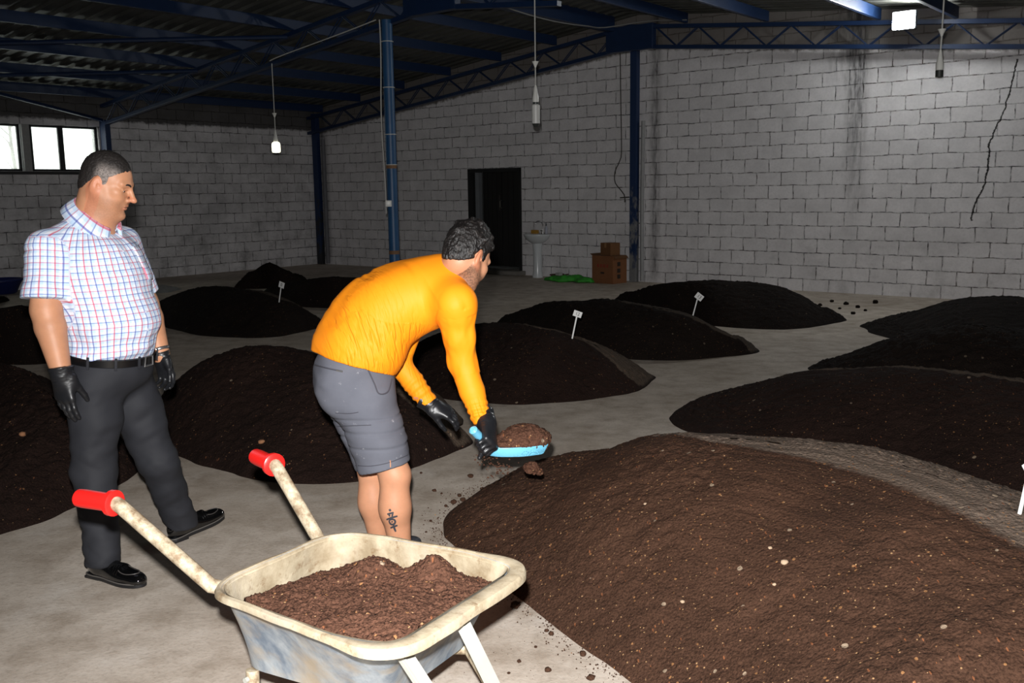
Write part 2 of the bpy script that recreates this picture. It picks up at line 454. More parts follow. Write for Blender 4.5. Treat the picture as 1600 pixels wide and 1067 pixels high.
# ------------------------------------------------------------------ trusses, purlins, columns
def truss(n_, label, segs):
    root = thing('roof_truss', hall(GR, n_, rz(GR) - .2), label, 'roof truss', 'lattice trusses under the roof')
    A = [N, G, arr(0, 0, 1)]
    def ch(name, dz, w, h):
        mb = MB()
        for a, b in ((segs[0], GR), (GR, segs[1])):
            mb.bar(hall(a, n_, rz(a)+dz), hall(b, n_, rz(b)+dz), w, h, bev=.004)
        mb.build(name, BLUE, root, False)
    ch('top_chord', -.21, .09, .06); ch('bottom_chord', -.53, .09, .06)
    g_ = segs[0] + .3; up = True
    while g_ < segs[1] - .4:
        if not (GR-.55 < g_ < GR+.2):
            g2 = g_ + .33
            d0, d1 = (-.50, -.24) if up else (-.24, -.50)
            mb = MB()
            for s_ in (-.025, .025):
                mb.tube([hall(g_, n_+s_, rz(g_)+d0), hall(g2, n_+s_, rz(g2)+d1)], .009, 6)
            mb.build('lattice_bar', BLUE, root, False)
        up = not up; g_ += .38
    mb = MB(); mb.box(hall(GR, n_-.01, rz(GR)-.40), (.9, .12, .40), [G, N, arr(0, 0, 1)], .01); mb.build('gusset_plate', BLUE, root, False)
    return root
truss(13.98, 'blue lattice roof truss along the white gable wall', (-1.5, GL-.06))
truss(9.25, 'dark blue lattice roof truss above the lit hanging bulb, meeting the single blue post', (GR-2.0, GL-.06))
LITG = round(float(onN(1374, 18, 13.93) @ G), 3)
pg = [16.5, 15.3, 14.0, 12.75, 11.5, 10.25, 9.1, 7.7, 6.35, LITG, 3.7, 2.2]
plab = {16.5: 'lowest purlin, right above the left wall windows', 15.3: 'second roof purlin up from the window wall', 14.0: 'third roof purlin up from the window wall', 12.75: 'fourth roof purlin up from the window wall',
        11.5: 'fifth roof purlin up, left of the unlit hanging lamp', 10.25: 'roof purlin ending on the gable truss right above the unlit hanging lamp', 9.1: 'heavy roof purlin just left of the ridge with a cable along it',
        7.7: 'first roof purlin right of the ridge', 6.35: 'second roof purlin right of the ridge', LITG: 'roof purlin lit white by the floodlight beside it', 3.7: 'dark roof purlin right of the floodlight', 2.2: 'rightmost roof purlin, at the picture corner'}
for g_ in pg:
    mb = MB(); zz = rz(g_) - .10; hh = .15 if g_ != 9.1 else .24; ww = .06 if g_ != 9.1 else .14
    e = 13.93
    mb.bar(hall(g_, NB+.1, zz), hall(g_, e, zz), ww, hh, bev=.006)
    tag(mb.build('roof_purlin', BLUE, None, False), 'blue steel ' + plab[g_], 'purlin', 'steel purlins carrying the roof sheets')
for (a, b, lb) in ((hall(17.0, 9.2, 2.95), hall(15.2, 5.2, rz(15.2)-.22), 'thin dark wind brace running from the truss foot over the windows'),
                   (hall(13.9, 9.2, rz(13.9)-.24), hall(15.9, 5.4, rz(15.9)-.24), 'blue diagonal roof brace left of the hanging bulb'),
                   (hall(11.6, 9.2, rz(11.6)-.24), hall(13.7, 5.6, rz(13.7)-.24), 'blue diagonal roof brace nearest the ridge')):
    mb = MB(); mb.tube([a, b], .03, 8); tag(mb.build('roof_brace', BLUE, None), lb, 'roof brace', 'diagonal roof braces')

post_b = onN(617, 420, 9.2); pgx = post_b @ G
root = thing('steel_post', hall(pgx, 9.2), 'round blue steel post with a white cable strapped to it and a switch box', 'post')
mb = MB(); mb.tube([hall(pgx, 9.2, z) for z in (.012, 1.0, 2.0, 3.0, rz(pgx)-.5)], .072, 20); mb.build('pole', BLUE2, root)
mb = MB(); mb.box(hall(pgx, 9.2, .008), (.3, .3, .016), [G, N, arr(0, 0, 1)], .003); mb.build('base_plate', BLUE2, root)
side = unit(np.cross(hall(pgx, 9.2) - arr(0, 0, 0), arr(0, 0, 1)))  # to the right as seen from the nave
cb = [hall(pgx, 9.2, z) - side*(.079 + .012*math.sin(z*3.1)) - N*.03 for z in np.linspace(1.3, rz(pgx)-.5, 18)]
mb = MB(); mb.tube(cb, .009, 6); mb.build('cable', CORD, root)
for z in (3.55, 2.96, 2.35, 1.95): 
    mb = MB(); mb.tube([hall(pgx, 9.2, z) + .076*(math.cos(a)*side + math.sin(a)*unit(hall(pgx, 9.2))) for a in np.linspace(0, 2*math.pi, 20, endpoint=False)], .007, 5, closed=True); mb.build('strap', CORD, root)
pb = onN(607, 318, 9.08); mb = MB(); mb.box(pb, (.085, .06, .085), [side, unit(hall(pgx, 9.2)), arr(0, 0, 1)], .008); mb.build('switch_box', WHITEPL, root)
for z, lb in ((1.9, 0), (.75, 0)):
    mb = MB(); mb.tube([hall(pgx, 9.2, z), hall(pgx, 9.2, z+.05)], .0735, 20, False); mb.build('rust_band', simple('rust', (120, 88, 60), .7), root)

def column(g_, n_, w, label, ztop, dirty):
    root = thing('wall_column', hall(g_, n_), label, 'column')
    mb = MB(); mb.box(hall(g_, n_, ztop/2), (w, .1, ztop), [G, N, arr(0, 0, 1)], .006)
    t = NT('weathered blue column'); uvz = t.xyz(t.coord())[2]
    f = t.math('ADD', t.math('MULTIPLY', t.mr(t.noise(5, 5, .7, None, (1, 1, .5)), .42, .6), .8), t.mr(uvz, -.2, 1.9, .75, -.55))
    t.S(color=t.mix(t.mr(f, .3, .7), lin((20, 44, 82)), lin(dirty)), rough=.6); mb.build('steel_section', t.m, root, False)
    return root
c1 = column(8.76, ND-.07, .13, 'blue steel column on the gable wall under the ridge, paint worn grey below', rz(8.8)-.5, (120, 120, 120))
mb = MB(); mb.tube([hall(8.61, ND-.05, .02), hall(8.62, ND-.05, 1.4), hall(8.605, ND-.05, 2.7)], .035, 10); mb.build('drain_pipe', simple('whitened pipe', (150, 150, 150), .7, var=.3, sc=6), c1)
c2 = column(GL-.12, ND-.08, .16, 'dark blue corner column between left wall and gable wall', rz(GL)-.1, (40, 42, 46))
mb = MB(); mb.tube([hall(GL-.32, ND-.05, .02), hall(GL-.32, ND-.05, 2.75)], .045, 10); mb.build('pipe', simple('grey pipe', (104, 104, 108), .6, var=.3, sc=5), c2)
column(GL-.1, 9.25, .2, 'dark steel column beside the windows carrying the truss foot', 2.95, (60, 62, 66))

# ------------------------------------------------------------------ door
JB = simple('sooty jamb', (24, 24, 25), .85, var=.3, sc=8)
root = thing('door_1', hall((DG0+DG1)/2, ND+.1), None, None, kind='structure')
mb = MB(); zc = (DZ1)/2
for g_ in (DG0+.03, DG1-.03): mb.box(hall(g_, ND+.10, zc), (.06, .24, DZ1), [G, N, arr(0, 0, 1)], .004)
mb.box(hall((DG0+DG1)/2, ND+.10, DZ1-.035), (DG1-DG0, .24, .07), [G, N, arr(0, 0, 1)], .004); mb.build('door_frame', JB, root, False)
mb = MB(); mb.box(hall(DG1-.15, ND+.13, zc), (.09, .10, DZ1-.1), [G, N, arr(0, 0, 1)], .004); mb.build('jamb', simple('grey jamb', (112, 116, 120), .7, var=.25, sc=6), root, False)
DK = simple('dark door boards', (17, 15, 14), .7, var=.4, sc=12)
for a, b in ((DG0+.08, DG0+.60), (DG0+.63, DG1-.22)):
    mb = MB(); w = (b-a)/4
    for i in range(4): mb.box(hall(a+w*(i+.5), ND+.2, zc+.04), (w-.008, .04, DZ1-.18), [G, N, arr(0, 0, 1)], .003)
    lf = mb.build('door_leaf', DK, root, False)
    mb = MB()
    mb.box(hall(a+.05, ND+.175, 1.35), (.02, .012, .3), [G, N, arr(0, 0, 1)], .002); mb.build('slat', simple('grey slat', (58, 54, 50), .7), lf, False)
mb = MB(); mb.tube([hall(DG0+.62, ND+.165, 1.25), hall(DG0+.62, ND+.12, 1.27), hall(DG0+.62, ND+.12, 1.38), hall(DG0+.62, ND+.165, 1.40)], .012, 8); mb.build('door_handle', simple('steel', (150, 148, 140), .35, .9), root)
mb = MB(); mb.box(hall((DG0+DG1)/2, ND+.05, .04), (DG1-DG0+.16, .5, .08), [G, N, arr(0, 0, 1)], .02); mb.build('door_sill', simple('worn concrete', (118, 114, 108), .85, var=.3, sc=10, bump=.5, bsc=25), root)
mb = MB(); mb.box(hall((DG0+DG1)/2, ND+.4, 1.2), (2, .05, 2.6), [G, N, arr(0, 0, 1)]); tag(mb.build('wall_beyond_door', JB, None, False), kind='structure')

# ------------------------------------------------------------------ windows in the left wall
def glass():
    t = NT('dusty pane'); tr = t.n('ShaderNodeBsdfTransparent'); tl = t.n('ShaderNodeBsdfTranslucent'); tl.inputs[0].default_value = (.9, .9, .85, 1)
    mx = t.n('ShaderNodeMixShader'); t.l(t.mr(t.noise(3, 4), .3, .7, .12, .4), mx.inputs[0]); t.l(tr.outputs[0], mx.inputs[1]); t.l(tl.outputs[0], mx.inputs[2])
    t.l(mx.outputs[0], t.t.nodes['Material Output'].inputs[0]); return t.m
GLS = glass()
for i, (a, b) in enumerate(((6.12, 6.9), (6.95, 7.76), (7.97, 8.47), (8.52, 9.15))):
    root = thing('window_%d' % (i+1), hall(GL+.08, (a+b)/2, WZ0), None, None, kind='structure')
    mb = MB(); A = [N, G, arr(0, 0, 1)]; zc = (WZ0+WZ1)/2
    for n_ in (a, b): mb.box(hall(GL+.08, n_, zc), (.045, .05, WZ1-WZ0), A, .004)
    for z_ in (WZ0+.02, WZ1-.02): mb.box(hall(GL+.08, (a+b)/2, z_), (b-a+.045, .05, .04), A, .004)
    mb.build('window_frame', DARKSTEEL, root, False)
    mb = MB(); mb.box(hall(GL+.08, (a+b)/2, zc), (b-a-.03, .006, WZ1-WZ0-.06), A); mb.build('pane', GLS, root, False)
mb = MB(); mb.box(hall(GL+.1, 7.865, (WZ0+WZ1)/2), (.13, .2, WZ1-WZ0), [N, G, arr(0, 0, 1)], .005); tag(mb.build('trim_1', simple('grey window pier', (150, 150, 148), .8, var=.2), None, False), kind='structure')
mb = MB(); mb.box(hall(GL-.02, (WN0+WN1)/2, WZ0-.03), (WN1-WN0+.1, .12, .05), [N, G, arr(0, 0, 1)], .005); tag(mb.build('trim_2', simple('dark sill', (50, 50, 50), .8), None, False), kind='structure')
# a bare tree outside the glass
bark = simple('pale bark', (92, 88, 80), .9, var=.3)
root = thing('tree', hall(GL+2.2, 8.6), 'slim leafless tree outside behind the middle window', 'tree')
base = hall(GL+2.2, 8.6)
mb = MB(); mb.tube([base+arr(0, 0, 0), base+arr(.05, .02, 1.6), base+arr(-.05, .06, 2.6), base+arr(-.02, 0, 4.2)], [.05, .04, .03, .012], 8); mb.build('trunk', bark, root)
rr = random.Random(3)
for i in range(9):
    z = 2.1 + i*.16; p = base + arr(-.03, .03, z); d = arr(rr.uniform(-1, 1), rr.uniform(-1, 1), .5)*.5
    mb = MB(); mb.tube([p, p+d*.5+arr(0, 0, .05), p+d], [.012, .008, .004], 6); mb.build('branch', bark, root)

# ------------------------------------------------------------------ lamps
EM = {}
def emis(name, c, s):
    m_ = bpy.data.materials.new(name); m_.use_nodes = True; b = m_.node_tree.nodes['Principled BSDF']
    b.inputs['Emission Color'].default_value = (*c, 1); b.inputs['Emission Strength'].default_value = s; b.inputs['Base Color'].default_value = (.8, .8, .8, 1); return m_
def pendant(pos, ztop, label, lit, bulb, rose, lean):
    root = thing('hanging_lamp', pos, label, 'lamp', 'bulbs hanging on cords')
    top = pos + arr(lean[0], lean[1], ztop - pos[2])
    k = pos + (top-pos)*rose/(ztop-pos[2])
    mb = MB(); mb.tube([top, k + arr(0, 0, .0), pos+arr(0, 0, .17)], .007, 6); mb.build('cord', CORD, root)
    mb = MB(); mb.lathe(k, [(.009, 0), (.016, .02), (.03, .05), (.036, .062), (.01, .064)], 16); mb.build('cord_cone', WHITEPL, root)
    mb = MB(); mb.lathe(pos, [(.02, .0), (.034, .002), (.034, .05), (.026, .09), (.016, .15), (.008, .18)], 16)
    mb.build('lamp_holder', WHITEPL, root)
    if bulb == 'jar':
        mb = MB(); mb.lathe(pos, [(.02, -.155), (.055, -.15), (.062, -.13), (.062, -.03), (.05, -.005), (.03, 0)], 20)
        mb.build('bulb', emis('lit bulb', (1, .95, .70), 4.0 if lit else 0), root)
    elif bulb == 'cfl':
        mb = MB(); mb.lathe(pos, [(.03, -.02), (.032, 0)], 16); mb.build('bulb_collar', simple('dark collar', (30, 40, 40), .4), root)
        mb = MB(); mb.lathe(pos, [(.02, -.225), (.044, -.22), (.044, -.03), (.03, -.018)], 18); mb.build('bulb', simple('cold white tube', (208, 208, 204), .3), root)
        mb = MB(); mb.lathe(pos, [(.02, -.255), (.03, -.24), (.042, -.222), (.03, -.218)], 16); mb.build('bulb_tip', simple('dark tip', (60, 62, 60), .3), root)
    else:
        mb = MB(); mb.lathe(pos, [(.026, -.06), (.034, -.058), (.034, 0), (.02, .002)], 16); mb.build('socket', simple('dark socket', (48, 50, 46), .5), root)
    return root
p1 = onN(431, 222, 9.15); pendant(p1, rz(p1@G)-.55, 'lit bulb hanging on a cord from the dark truss above the left wall', True, 'jar', .36, (0, 0))
p2 = U(837, 160, 10.5); pendant(p2, rz(p2@G), 'unlit white tube bulb hanging in front of the gable wall over the door', False, 'cfl', .36, (0, 0))
p3 = U(1468, 110, 9.0); pendant(p3, rz(p3@G), 'empty hanging lamp socket at right without a bulb', False, None, .30, (.02, .02))
pl = onN(1411, 31, 13.45)
root = thing('floodlight', pl, 'switched on floodlight glaring on the gable truss at upper right', 'lamp')
mb = MB(); mb.box(pl, (.26, .05, .2), [G, N, arr(0, 0, 1)], .012); mb.build('glowing_face', emis('floodlight glow', (.97, 1, .99), 330.0), root, False)
mb = MB(); mb.box(pl + N*.07, (.30, .08, .24), [G, N, arr(0, 0, 1)], .015); mb.build('housing', simple('grey housing', (90, 92, 94), .5), root, False)
mb = MB(); mb.bar(pl + N*.1, pl + N*.50 + arr(0, 0, .0), .03, .02); mb.build('bracket', DARKSTEEL, root, False)
# cables on the gable wall and along the ridge
w = [onN(px, py, ND-.014) for px, py in ((969, 82), (970, 160), (971, 235), (968, 252), (961, 268), (961, 285), (970, 297), (976, 306), (976, 316))]
mb = MB(); mb.tube(spline(w, 40), .009, 6); mb.tube([onN(969, 309, ND-.014), onN(983, 308, ND-.014)], .012, 6)
tag(mb.build('wall_cable', simple('old dark cable', (62, 58, 52), .7), None), 'thin dark cable hanging down the gable wall left of the ridge column', 'cable')
w = [hall(9.0-.05, 11.0+i*.5, rz(8.95)-.25-.05*math.sin(i*.7)) for i in range(6)] + [hall(8.3, 13.75, rz(8.3)-.16), hall(7.6, 13.75, rz(7.6)-.15)]
mb = MB(); mb.tube(spline(w, 40), .01, 6); tag(mb.build('ridge_cable', simple('grey cable', (128, 128, 126), .6), None), 'grey cable running along the ridge beam to the gable truss', 'cable')
w = [hall(p1@G - .02, 9.1, rz(p1@G)-.52), hall(11.6, 9.12, rz(11.6)-.50), hall(10.3, 9.1, rz(10.3)-.50), hall(pgx+.1, 9.1, rz(pgx)-.5)]
mb = MB(); mb.tube(spline(w, 30), .008, 6); tag(mb.build('truss_cable', CORD, None), 'thin cable along the dark truss from the blue post to the lit bulb', 'cable')
# ================================================================== compost piles
def soil_material(name, wet, dry, fleck=1.0, dens=1.0):
    t = NT(name); c = t.coord(); dr = t.attr('dry')
    n1 = t.noise(3, 5, .6, c); n2 = t.noise(38, 4, .65, c); n3 = t.noise(150, 2, .6, c)
    d2 = t.mr(t.math('ADD', dr, t.math('MULTIPLY', t.math('SUBTRACT', n2, .5), .9)), .25, .75)
    col = t.mix(d2, t.mix(t.mr(n1, .3, .7), tuple(x*.66 for x in wet), tuple(x*1.3 for x in wet)), dry)
    col = t.mix(t.mr(n2, .35, .7), tuple(0.0 for x in wet), col) if False else t.mix(t.math('MULTIPLY', t.mr(n3, .42, .7), .5), col, tuple(x*1.9 for x in wet))
    col = t.mix(t.math('MULTIPLY', t.mr(n3, .5, .3), .55), col, tuple(x*.3 for x in wet))
    for sc, thr, cc, am, st in ((62, .955, (150, 108, 70), .8, None), (105, .965, (176, 140, 100), .8, (1, 1, 1)), (48, .972, (128, 80, 52), .9, (2.4, .7, 1)), (30, .988, (150, 132, 112), .9, None)):
        vv = c
        if st: mp = t.n('ShaderNodeMapping'); mp.inputs['Scale'].default_value = st; t.l(c, mp.inputs['Vector']); vv = mp.outputs[0]
        x = t.n('ShaderNodeTexVoronoi'); x.inputs['Scale'].default_value = sc; t.l(vv, x.inputs['Vector'])
        s_ = t.xyz(x.outputs['Color'])
        f = t.math('MULTIPLY', t.math('GREATER_THAN', s_[0], 1-(1-thr)*dens), t.math('LESS_THAN', x.outputs['Distance'], t.mr(s_[1], 0, 1, .12, .36)))
        col = t.mix(t.math('MULTIPLY', f, am*fleck), col, lin(cc))
    t.S(color=col, rough=.95, spec=.12)
    h = t.math('ADD', t.math('MULTIPLY', n2, .7), t.math('ADD', t.math('MULTIPLY', n3, .5), t.math('MULTIPLY', t.vor(70, c), -.6)))
    t.S(normal=t.bump(h, .7, .010)); return t.m
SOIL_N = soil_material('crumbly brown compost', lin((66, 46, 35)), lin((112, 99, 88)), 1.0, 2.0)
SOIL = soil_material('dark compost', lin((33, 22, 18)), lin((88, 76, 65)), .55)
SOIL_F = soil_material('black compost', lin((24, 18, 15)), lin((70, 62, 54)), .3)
PILE = {}
def pile(key, label, front, crest, back, mat, nb=300, ms=60, amp=.012, dryw=None, wob=.03, gp=1.6, extra_back=None):
    """front: pixels of the toe nearest the photographer (left to right); crest: (px,py,height); back: depth of the far slope"""
    fr = [onz(*p)[:2] for p in front]
    cr = np.array([onz(px, py, h) for px, py, h in crest])
    if extra_back is not None: bk = [np.array(p) for p in extra_back]
    else:
        bk = []
        for i in range(len(cr)-1, -1, -1):
            dirn = unit(cr[i][:2]); tn = cr[min(i+1, len(cr)-1)][:2] - cr[max(i-1, 0)][:2]; nn = unit([-tn[1], tn[0]])
            if nn @ dirn < 0: nn = -nn
            bk.append(cr[i][:2] + nn*back*(.35 + .65*cr[i][2]/cr[:, 2].max()))
    O = spline(fr + bk, nb, closed=True)
    nfr = len(fr)
    O = O + wob*np.stack([fbm(np.c_[O*2.2, np.zeros(nb)] + 3.1, 3), fbm(np.c_[O*2.2, np.zeros(nb)] + 9.7, 3)], 1)
    dw = np.array(dryw if dryw is not None else [0]*len(cr), float)
    C = spline(np.c_[cr, dw], 90)
    # nearest crest point, smoothed around the loop
    pos = np.array([np.argmin(((C[:, :2]-o)**2).sum(1)) for o in O], float)
    for _ in range(10): pos = (np.roll(pos, 1) + pos + np.roll(pos, -1))/3
    Ci = np.stack([np.interp(pos, np.arange(90), C[:, k]) for k in range(4)], 1)
    T = np.linspace(0, 1, ms)**.9
    V = []; D = []
    inner = np.array([ (o - c[:2]) @ unit(c[:2]) for o, c in zip(O, Ci)])   # >0: far side
    for t in T:
        P = O*(1-t) + Ci[:, :2]*t
        z = Ci[:, 2]*(1-(1-t)**gp)
        V.append(np.c_[P, z])
        dist = np.linalg.norm(P - Ci[:, :2], axis=1)
        D.append(np.where(inner > 0, 1.0, sstep(1.0, .55, dist/np.maximum(Ci[:, 3], 1e-3)))*(Ci[:, 3] > .004)*sstep(-.01, .05, z))
    V = np.concatenate(V); D = np.concatenate(D)
    fade = sstep(0, .06, V[:, 2])
    big = vnoise(V*1.7 + 5)*.03 + vnoise(V*4.1)*.008
    V[:, 2] += (big*sstep(.02, .3, V[:, 2]) + (amp*(fbm(V*26, 3)) + amp*.6*np.abs(vnoise(V*60)))*(.25+.75*fade))
    V[:nb, 2] = -.004
    V[nb:2*nb, 2] = np.maximum(V[nb:2*nb, 2], .004)
    F_ = []
    i = np.arange(nb); j = (i+1) % nb
    for r in range(ms-1): F_.append(np.stack([r*nb+i, r*nb+j, (r+1)*nb+j, (r+1)*nb+i], 1))
    c0 = V.mean(0)
    # orientation upwards
    F_ = np.concatenate(F_); a, b, c_ = V[F_[0, 0]], V[F_[0, 1]], V[F_[0, 2]]
    if np.cross(b-a, c_-a)[2] < 0: F_ = F_[:, ::-1].copy()
    o = mk('compost_pile', V, F_, mat, None, True, attrs={'dry': D}, origin=(c0[0], c0[1], 0))
    tag(o, label, 'compost pile', 'compost piles on the floor'); PILE[key] = (o, C); return o

pile('P1', 'largest brown compost pile, right foreground, with a grey dry crust on its back edge',
     [(1180, 1330), (1080, 1180), (985, 1067), (905, 1006), (835, 950), (770, 905), (712, 860), (694, 832), (706, 797), (755, 762), (830, 738)],
     [(930, 716, .28), (1010, 692, .40), (1120, 684, .50), (1270, 690, .54), (1420, 722, .54), (1600, 790, .54), (1760, 880, .5)], 0,
     SOIL_N, 900, 240, .006, [0, .0, .10, .20, .24, .24, .24], .02, 1.75,
     extra_back=[(1.05, 5.25), (1.75, 4.95), (2.35, 4.1), (2.75, 3.0), (2.8, 2.1), (2.3, 1.65), (1.4, 1.7)])
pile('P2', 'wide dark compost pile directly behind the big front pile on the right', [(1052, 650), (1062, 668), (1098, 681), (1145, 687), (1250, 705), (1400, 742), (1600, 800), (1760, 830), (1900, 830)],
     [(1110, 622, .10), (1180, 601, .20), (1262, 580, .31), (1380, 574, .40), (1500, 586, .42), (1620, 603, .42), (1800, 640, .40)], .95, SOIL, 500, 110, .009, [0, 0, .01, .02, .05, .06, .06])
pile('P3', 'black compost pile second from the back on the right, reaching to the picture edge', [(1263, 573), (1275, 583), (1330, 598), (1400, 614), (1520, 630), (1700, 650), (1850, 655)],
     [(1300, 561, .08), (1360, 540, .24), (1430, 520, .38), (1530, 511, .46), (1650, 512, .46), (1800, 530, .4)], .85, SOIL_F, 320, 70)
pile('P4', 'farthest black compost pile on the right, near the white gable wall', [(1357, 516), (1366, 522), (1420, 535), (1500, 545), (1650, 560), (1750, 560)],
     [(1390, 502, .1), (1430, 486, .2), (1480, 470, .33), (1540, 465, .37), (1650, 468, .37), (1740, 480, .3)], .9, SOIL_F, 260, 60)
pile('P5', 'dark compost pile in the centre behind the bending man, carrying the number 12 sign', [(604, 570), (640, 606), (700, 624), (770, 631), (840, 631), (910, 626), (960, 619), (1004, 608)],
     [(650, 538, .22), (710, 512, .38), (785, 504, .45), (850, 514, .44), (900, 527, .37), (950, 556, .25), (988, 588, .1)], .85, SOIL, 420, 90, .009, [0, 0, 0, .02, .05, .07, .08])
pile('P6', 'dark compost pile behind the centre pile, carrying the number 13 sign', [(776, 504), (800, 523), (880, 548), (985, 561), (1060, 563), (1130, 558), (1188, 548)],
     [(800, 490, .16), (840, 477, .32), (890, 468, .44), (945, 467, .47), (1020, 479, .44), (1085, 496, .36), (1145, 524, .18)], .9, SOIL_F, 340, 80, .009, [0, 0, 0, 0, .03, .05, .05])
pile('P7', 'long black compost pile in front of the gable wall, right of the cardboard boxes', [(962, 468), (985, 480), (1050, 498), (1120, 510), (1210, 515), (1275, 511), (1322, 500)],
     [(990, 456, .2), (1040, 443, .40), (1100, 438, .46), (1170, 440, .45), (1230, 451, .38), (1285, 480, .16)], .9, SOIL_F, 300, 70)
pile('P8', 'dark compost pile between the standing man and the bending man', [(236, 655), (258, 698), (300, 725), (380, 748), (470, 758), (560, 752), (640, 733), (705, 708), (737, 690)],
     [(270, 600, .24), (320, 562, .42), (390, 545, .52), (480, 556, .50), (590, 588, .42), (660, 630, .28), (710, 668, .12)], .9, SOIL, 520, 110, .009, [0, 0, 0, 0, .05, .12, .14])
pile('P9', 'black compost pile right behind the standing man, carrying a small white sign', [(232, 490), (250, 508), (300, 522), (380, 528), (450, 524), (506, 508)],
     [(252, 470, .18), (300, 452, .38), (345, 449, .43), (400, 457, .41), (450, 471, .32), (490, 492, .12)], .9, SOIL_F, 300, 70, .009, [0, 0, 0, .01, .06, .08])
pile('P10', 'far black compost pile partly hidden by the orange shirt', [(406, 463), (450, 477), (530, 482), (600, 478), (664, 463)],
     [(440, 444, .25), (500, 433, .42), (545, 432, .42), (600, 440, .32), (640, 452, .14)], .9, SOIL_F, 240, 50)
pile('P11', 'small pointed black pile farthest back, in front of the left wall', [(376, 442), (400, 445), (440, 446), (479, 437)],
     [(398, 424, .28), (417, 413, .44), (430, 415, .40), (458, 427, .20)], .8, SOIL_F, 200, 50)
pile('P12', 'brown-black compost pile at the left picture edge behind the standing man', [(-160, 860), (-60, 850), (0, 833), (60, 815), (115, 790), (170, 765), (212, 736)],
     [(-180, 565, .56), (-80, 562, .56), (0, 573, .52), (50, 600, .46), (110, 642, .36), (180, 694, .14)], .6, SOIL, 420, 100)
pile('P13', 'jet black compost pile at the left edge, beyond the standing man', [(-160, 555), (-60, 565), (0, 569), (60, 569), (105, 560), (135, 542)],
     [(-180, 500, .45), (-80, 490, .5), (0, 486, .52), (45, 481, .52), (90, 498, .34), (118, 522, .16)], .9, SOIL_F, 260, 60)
pile('P14', 'lowest black heap at the left picture edge, beside the blue tub', [(-60, 476), (-20, 476), (0, 474), (14, 469)], [(-50, 462, .2), (-20, 461, .22), (0, 464, .14)], .5, SOIL_F, 140, 40)
o = pile('PW', 'low whitish powder heap on the floor behind the standing man', [(222, 455), (240, 458), (262, 457), (282, 452)], [(235, 449, .06), (252, 446, .09), (270, 449, .05)], .5,
         simple('grey white powder', (132, 132, 130), .9, var=.3, sc=8, bump=.3), 120, 30)
o.name = 'powder_heap'; o['category'] = 'powder heap'; del o['group']

def surf(key, px, py):
    o = PILE[key][0]; dg = None
    me = o.data; bv = BVHTree.FromPolygons([tuple(np.array(v.co) + WL[o]) for v in me.vertices], [tuple(p.vertices) for p in me.polygons])
    h = bv.ray_cast(Vector(EYE), Vector(ray(px, py)).normalized()); return None if h[0] is None else (np.array(h[0]), np.array(h[1]))

# ------------------------------------------------------------------ loose clods
def clod_mesh(name, r, mat, seed, origin, parent=None):
    bm = bmesh.new(); bmesh.ops.create_icosphere(bm, subdivisions=2, radius=1)
    V = np.array([v.co for v in bm.verts]); Fc = [[v.index for v in f.verts] for f in bm.faces]; bm.free()
    V = V*(1 + .28*fbm(V*1.6 + seed*3.3, 3))[:, None]*np.array([1, .9, .72])*r
    return mk(name, V + origin, Fc, mat, parent, True)
CL = 'small dark soil clod lying loose on the concrete beside the big front pile'
for i, (px, py, r) in enumerate(((735, 746, .016), (658, 740, .008), (679, 768, .012), (709, 787, .018), (723, 783, .016), (697, 792, .010), (753, 765, .011), (673, 815, .008), (718, 776, .012),
                                 (805, 950, .020), (854, 987, .009), (861, 992, .011), (911, 1024, .013), (856, 1049, .012), (923, 1062, .014), (811, 1035, .008), (837, 1012, .006), (795, 1053, .006), (666, 832, .006), (690, 772, .007))):
    p = onz(px, py); o = clod_mesh('soil_clod', r, SOIL_N, i, p + arr(0, 0, r*.6)); tag(o, CL, 'soil clod', 'loose soil clods on the floor')
for i, (px, py, r) in enumerate(((1262, 474, .035), (1281, 478, .028), (1300, 472, .03), (1322, 476, .035), (1340, 481, .03), (1368, 474, .04), (1298, 487, .025), (1333, 491, .03), (1352, 486, .022), (1312, 483, .02))):
    p = onz(px, py); o = clod_mesh('rubble_bit', r, SOIL_F, 80+i, p + arr(0, 0, r*.5)); tag(o, 'dark rubble bit on the floor along the gable wall, right of the long black pile', 'rubble', 'rubble bits by the gable wall')
# pale stones and bits lying on the big pile
ST = simple('pale stone', (172, 148, 122), .8, var=.2, bump=.3)
for i, (px, py, r, lb) in enumerate(((1226, 880, .013, 'largest pale stone on the big front pile'), (1203, 857, .008, 'greyish pebble up left of the largest pale stone on the big front pile'), (1210, 914, .007, 'pinkish pebble below the largest pale stone on the big front pile'),
                                     (1066, 941, .008, 'white pebble low on the left half of the big front pile'), (1008, 788, .007, 'pale pebble high on the left half of the big front pile'))):
    s_ = surf('P1', px, py)
    if s_: tag(clod_mesh('pebble', r, ST, 40+i, s_[0] + arr(0, 0, r*.35)), lb, 'pebble', 'pale pebbles on the big front pile')
for i, (px, py, key, r, lb) in enumerate(((35, 680, 'P12', .018, 'orange-brown clod on the pile at the left edge'), (409, 692, 'P8', .02, 'pale clod on the pile between the two men'))):
    s_ = surf(key, px, py)
    if s_: tag(clod_mesh('pebble', r, simple('tan clod', (150, 104, 72), .9, var=.2), 60+i, s_[0] + arr(0, 0, r*.35)), lb, 'pebble')
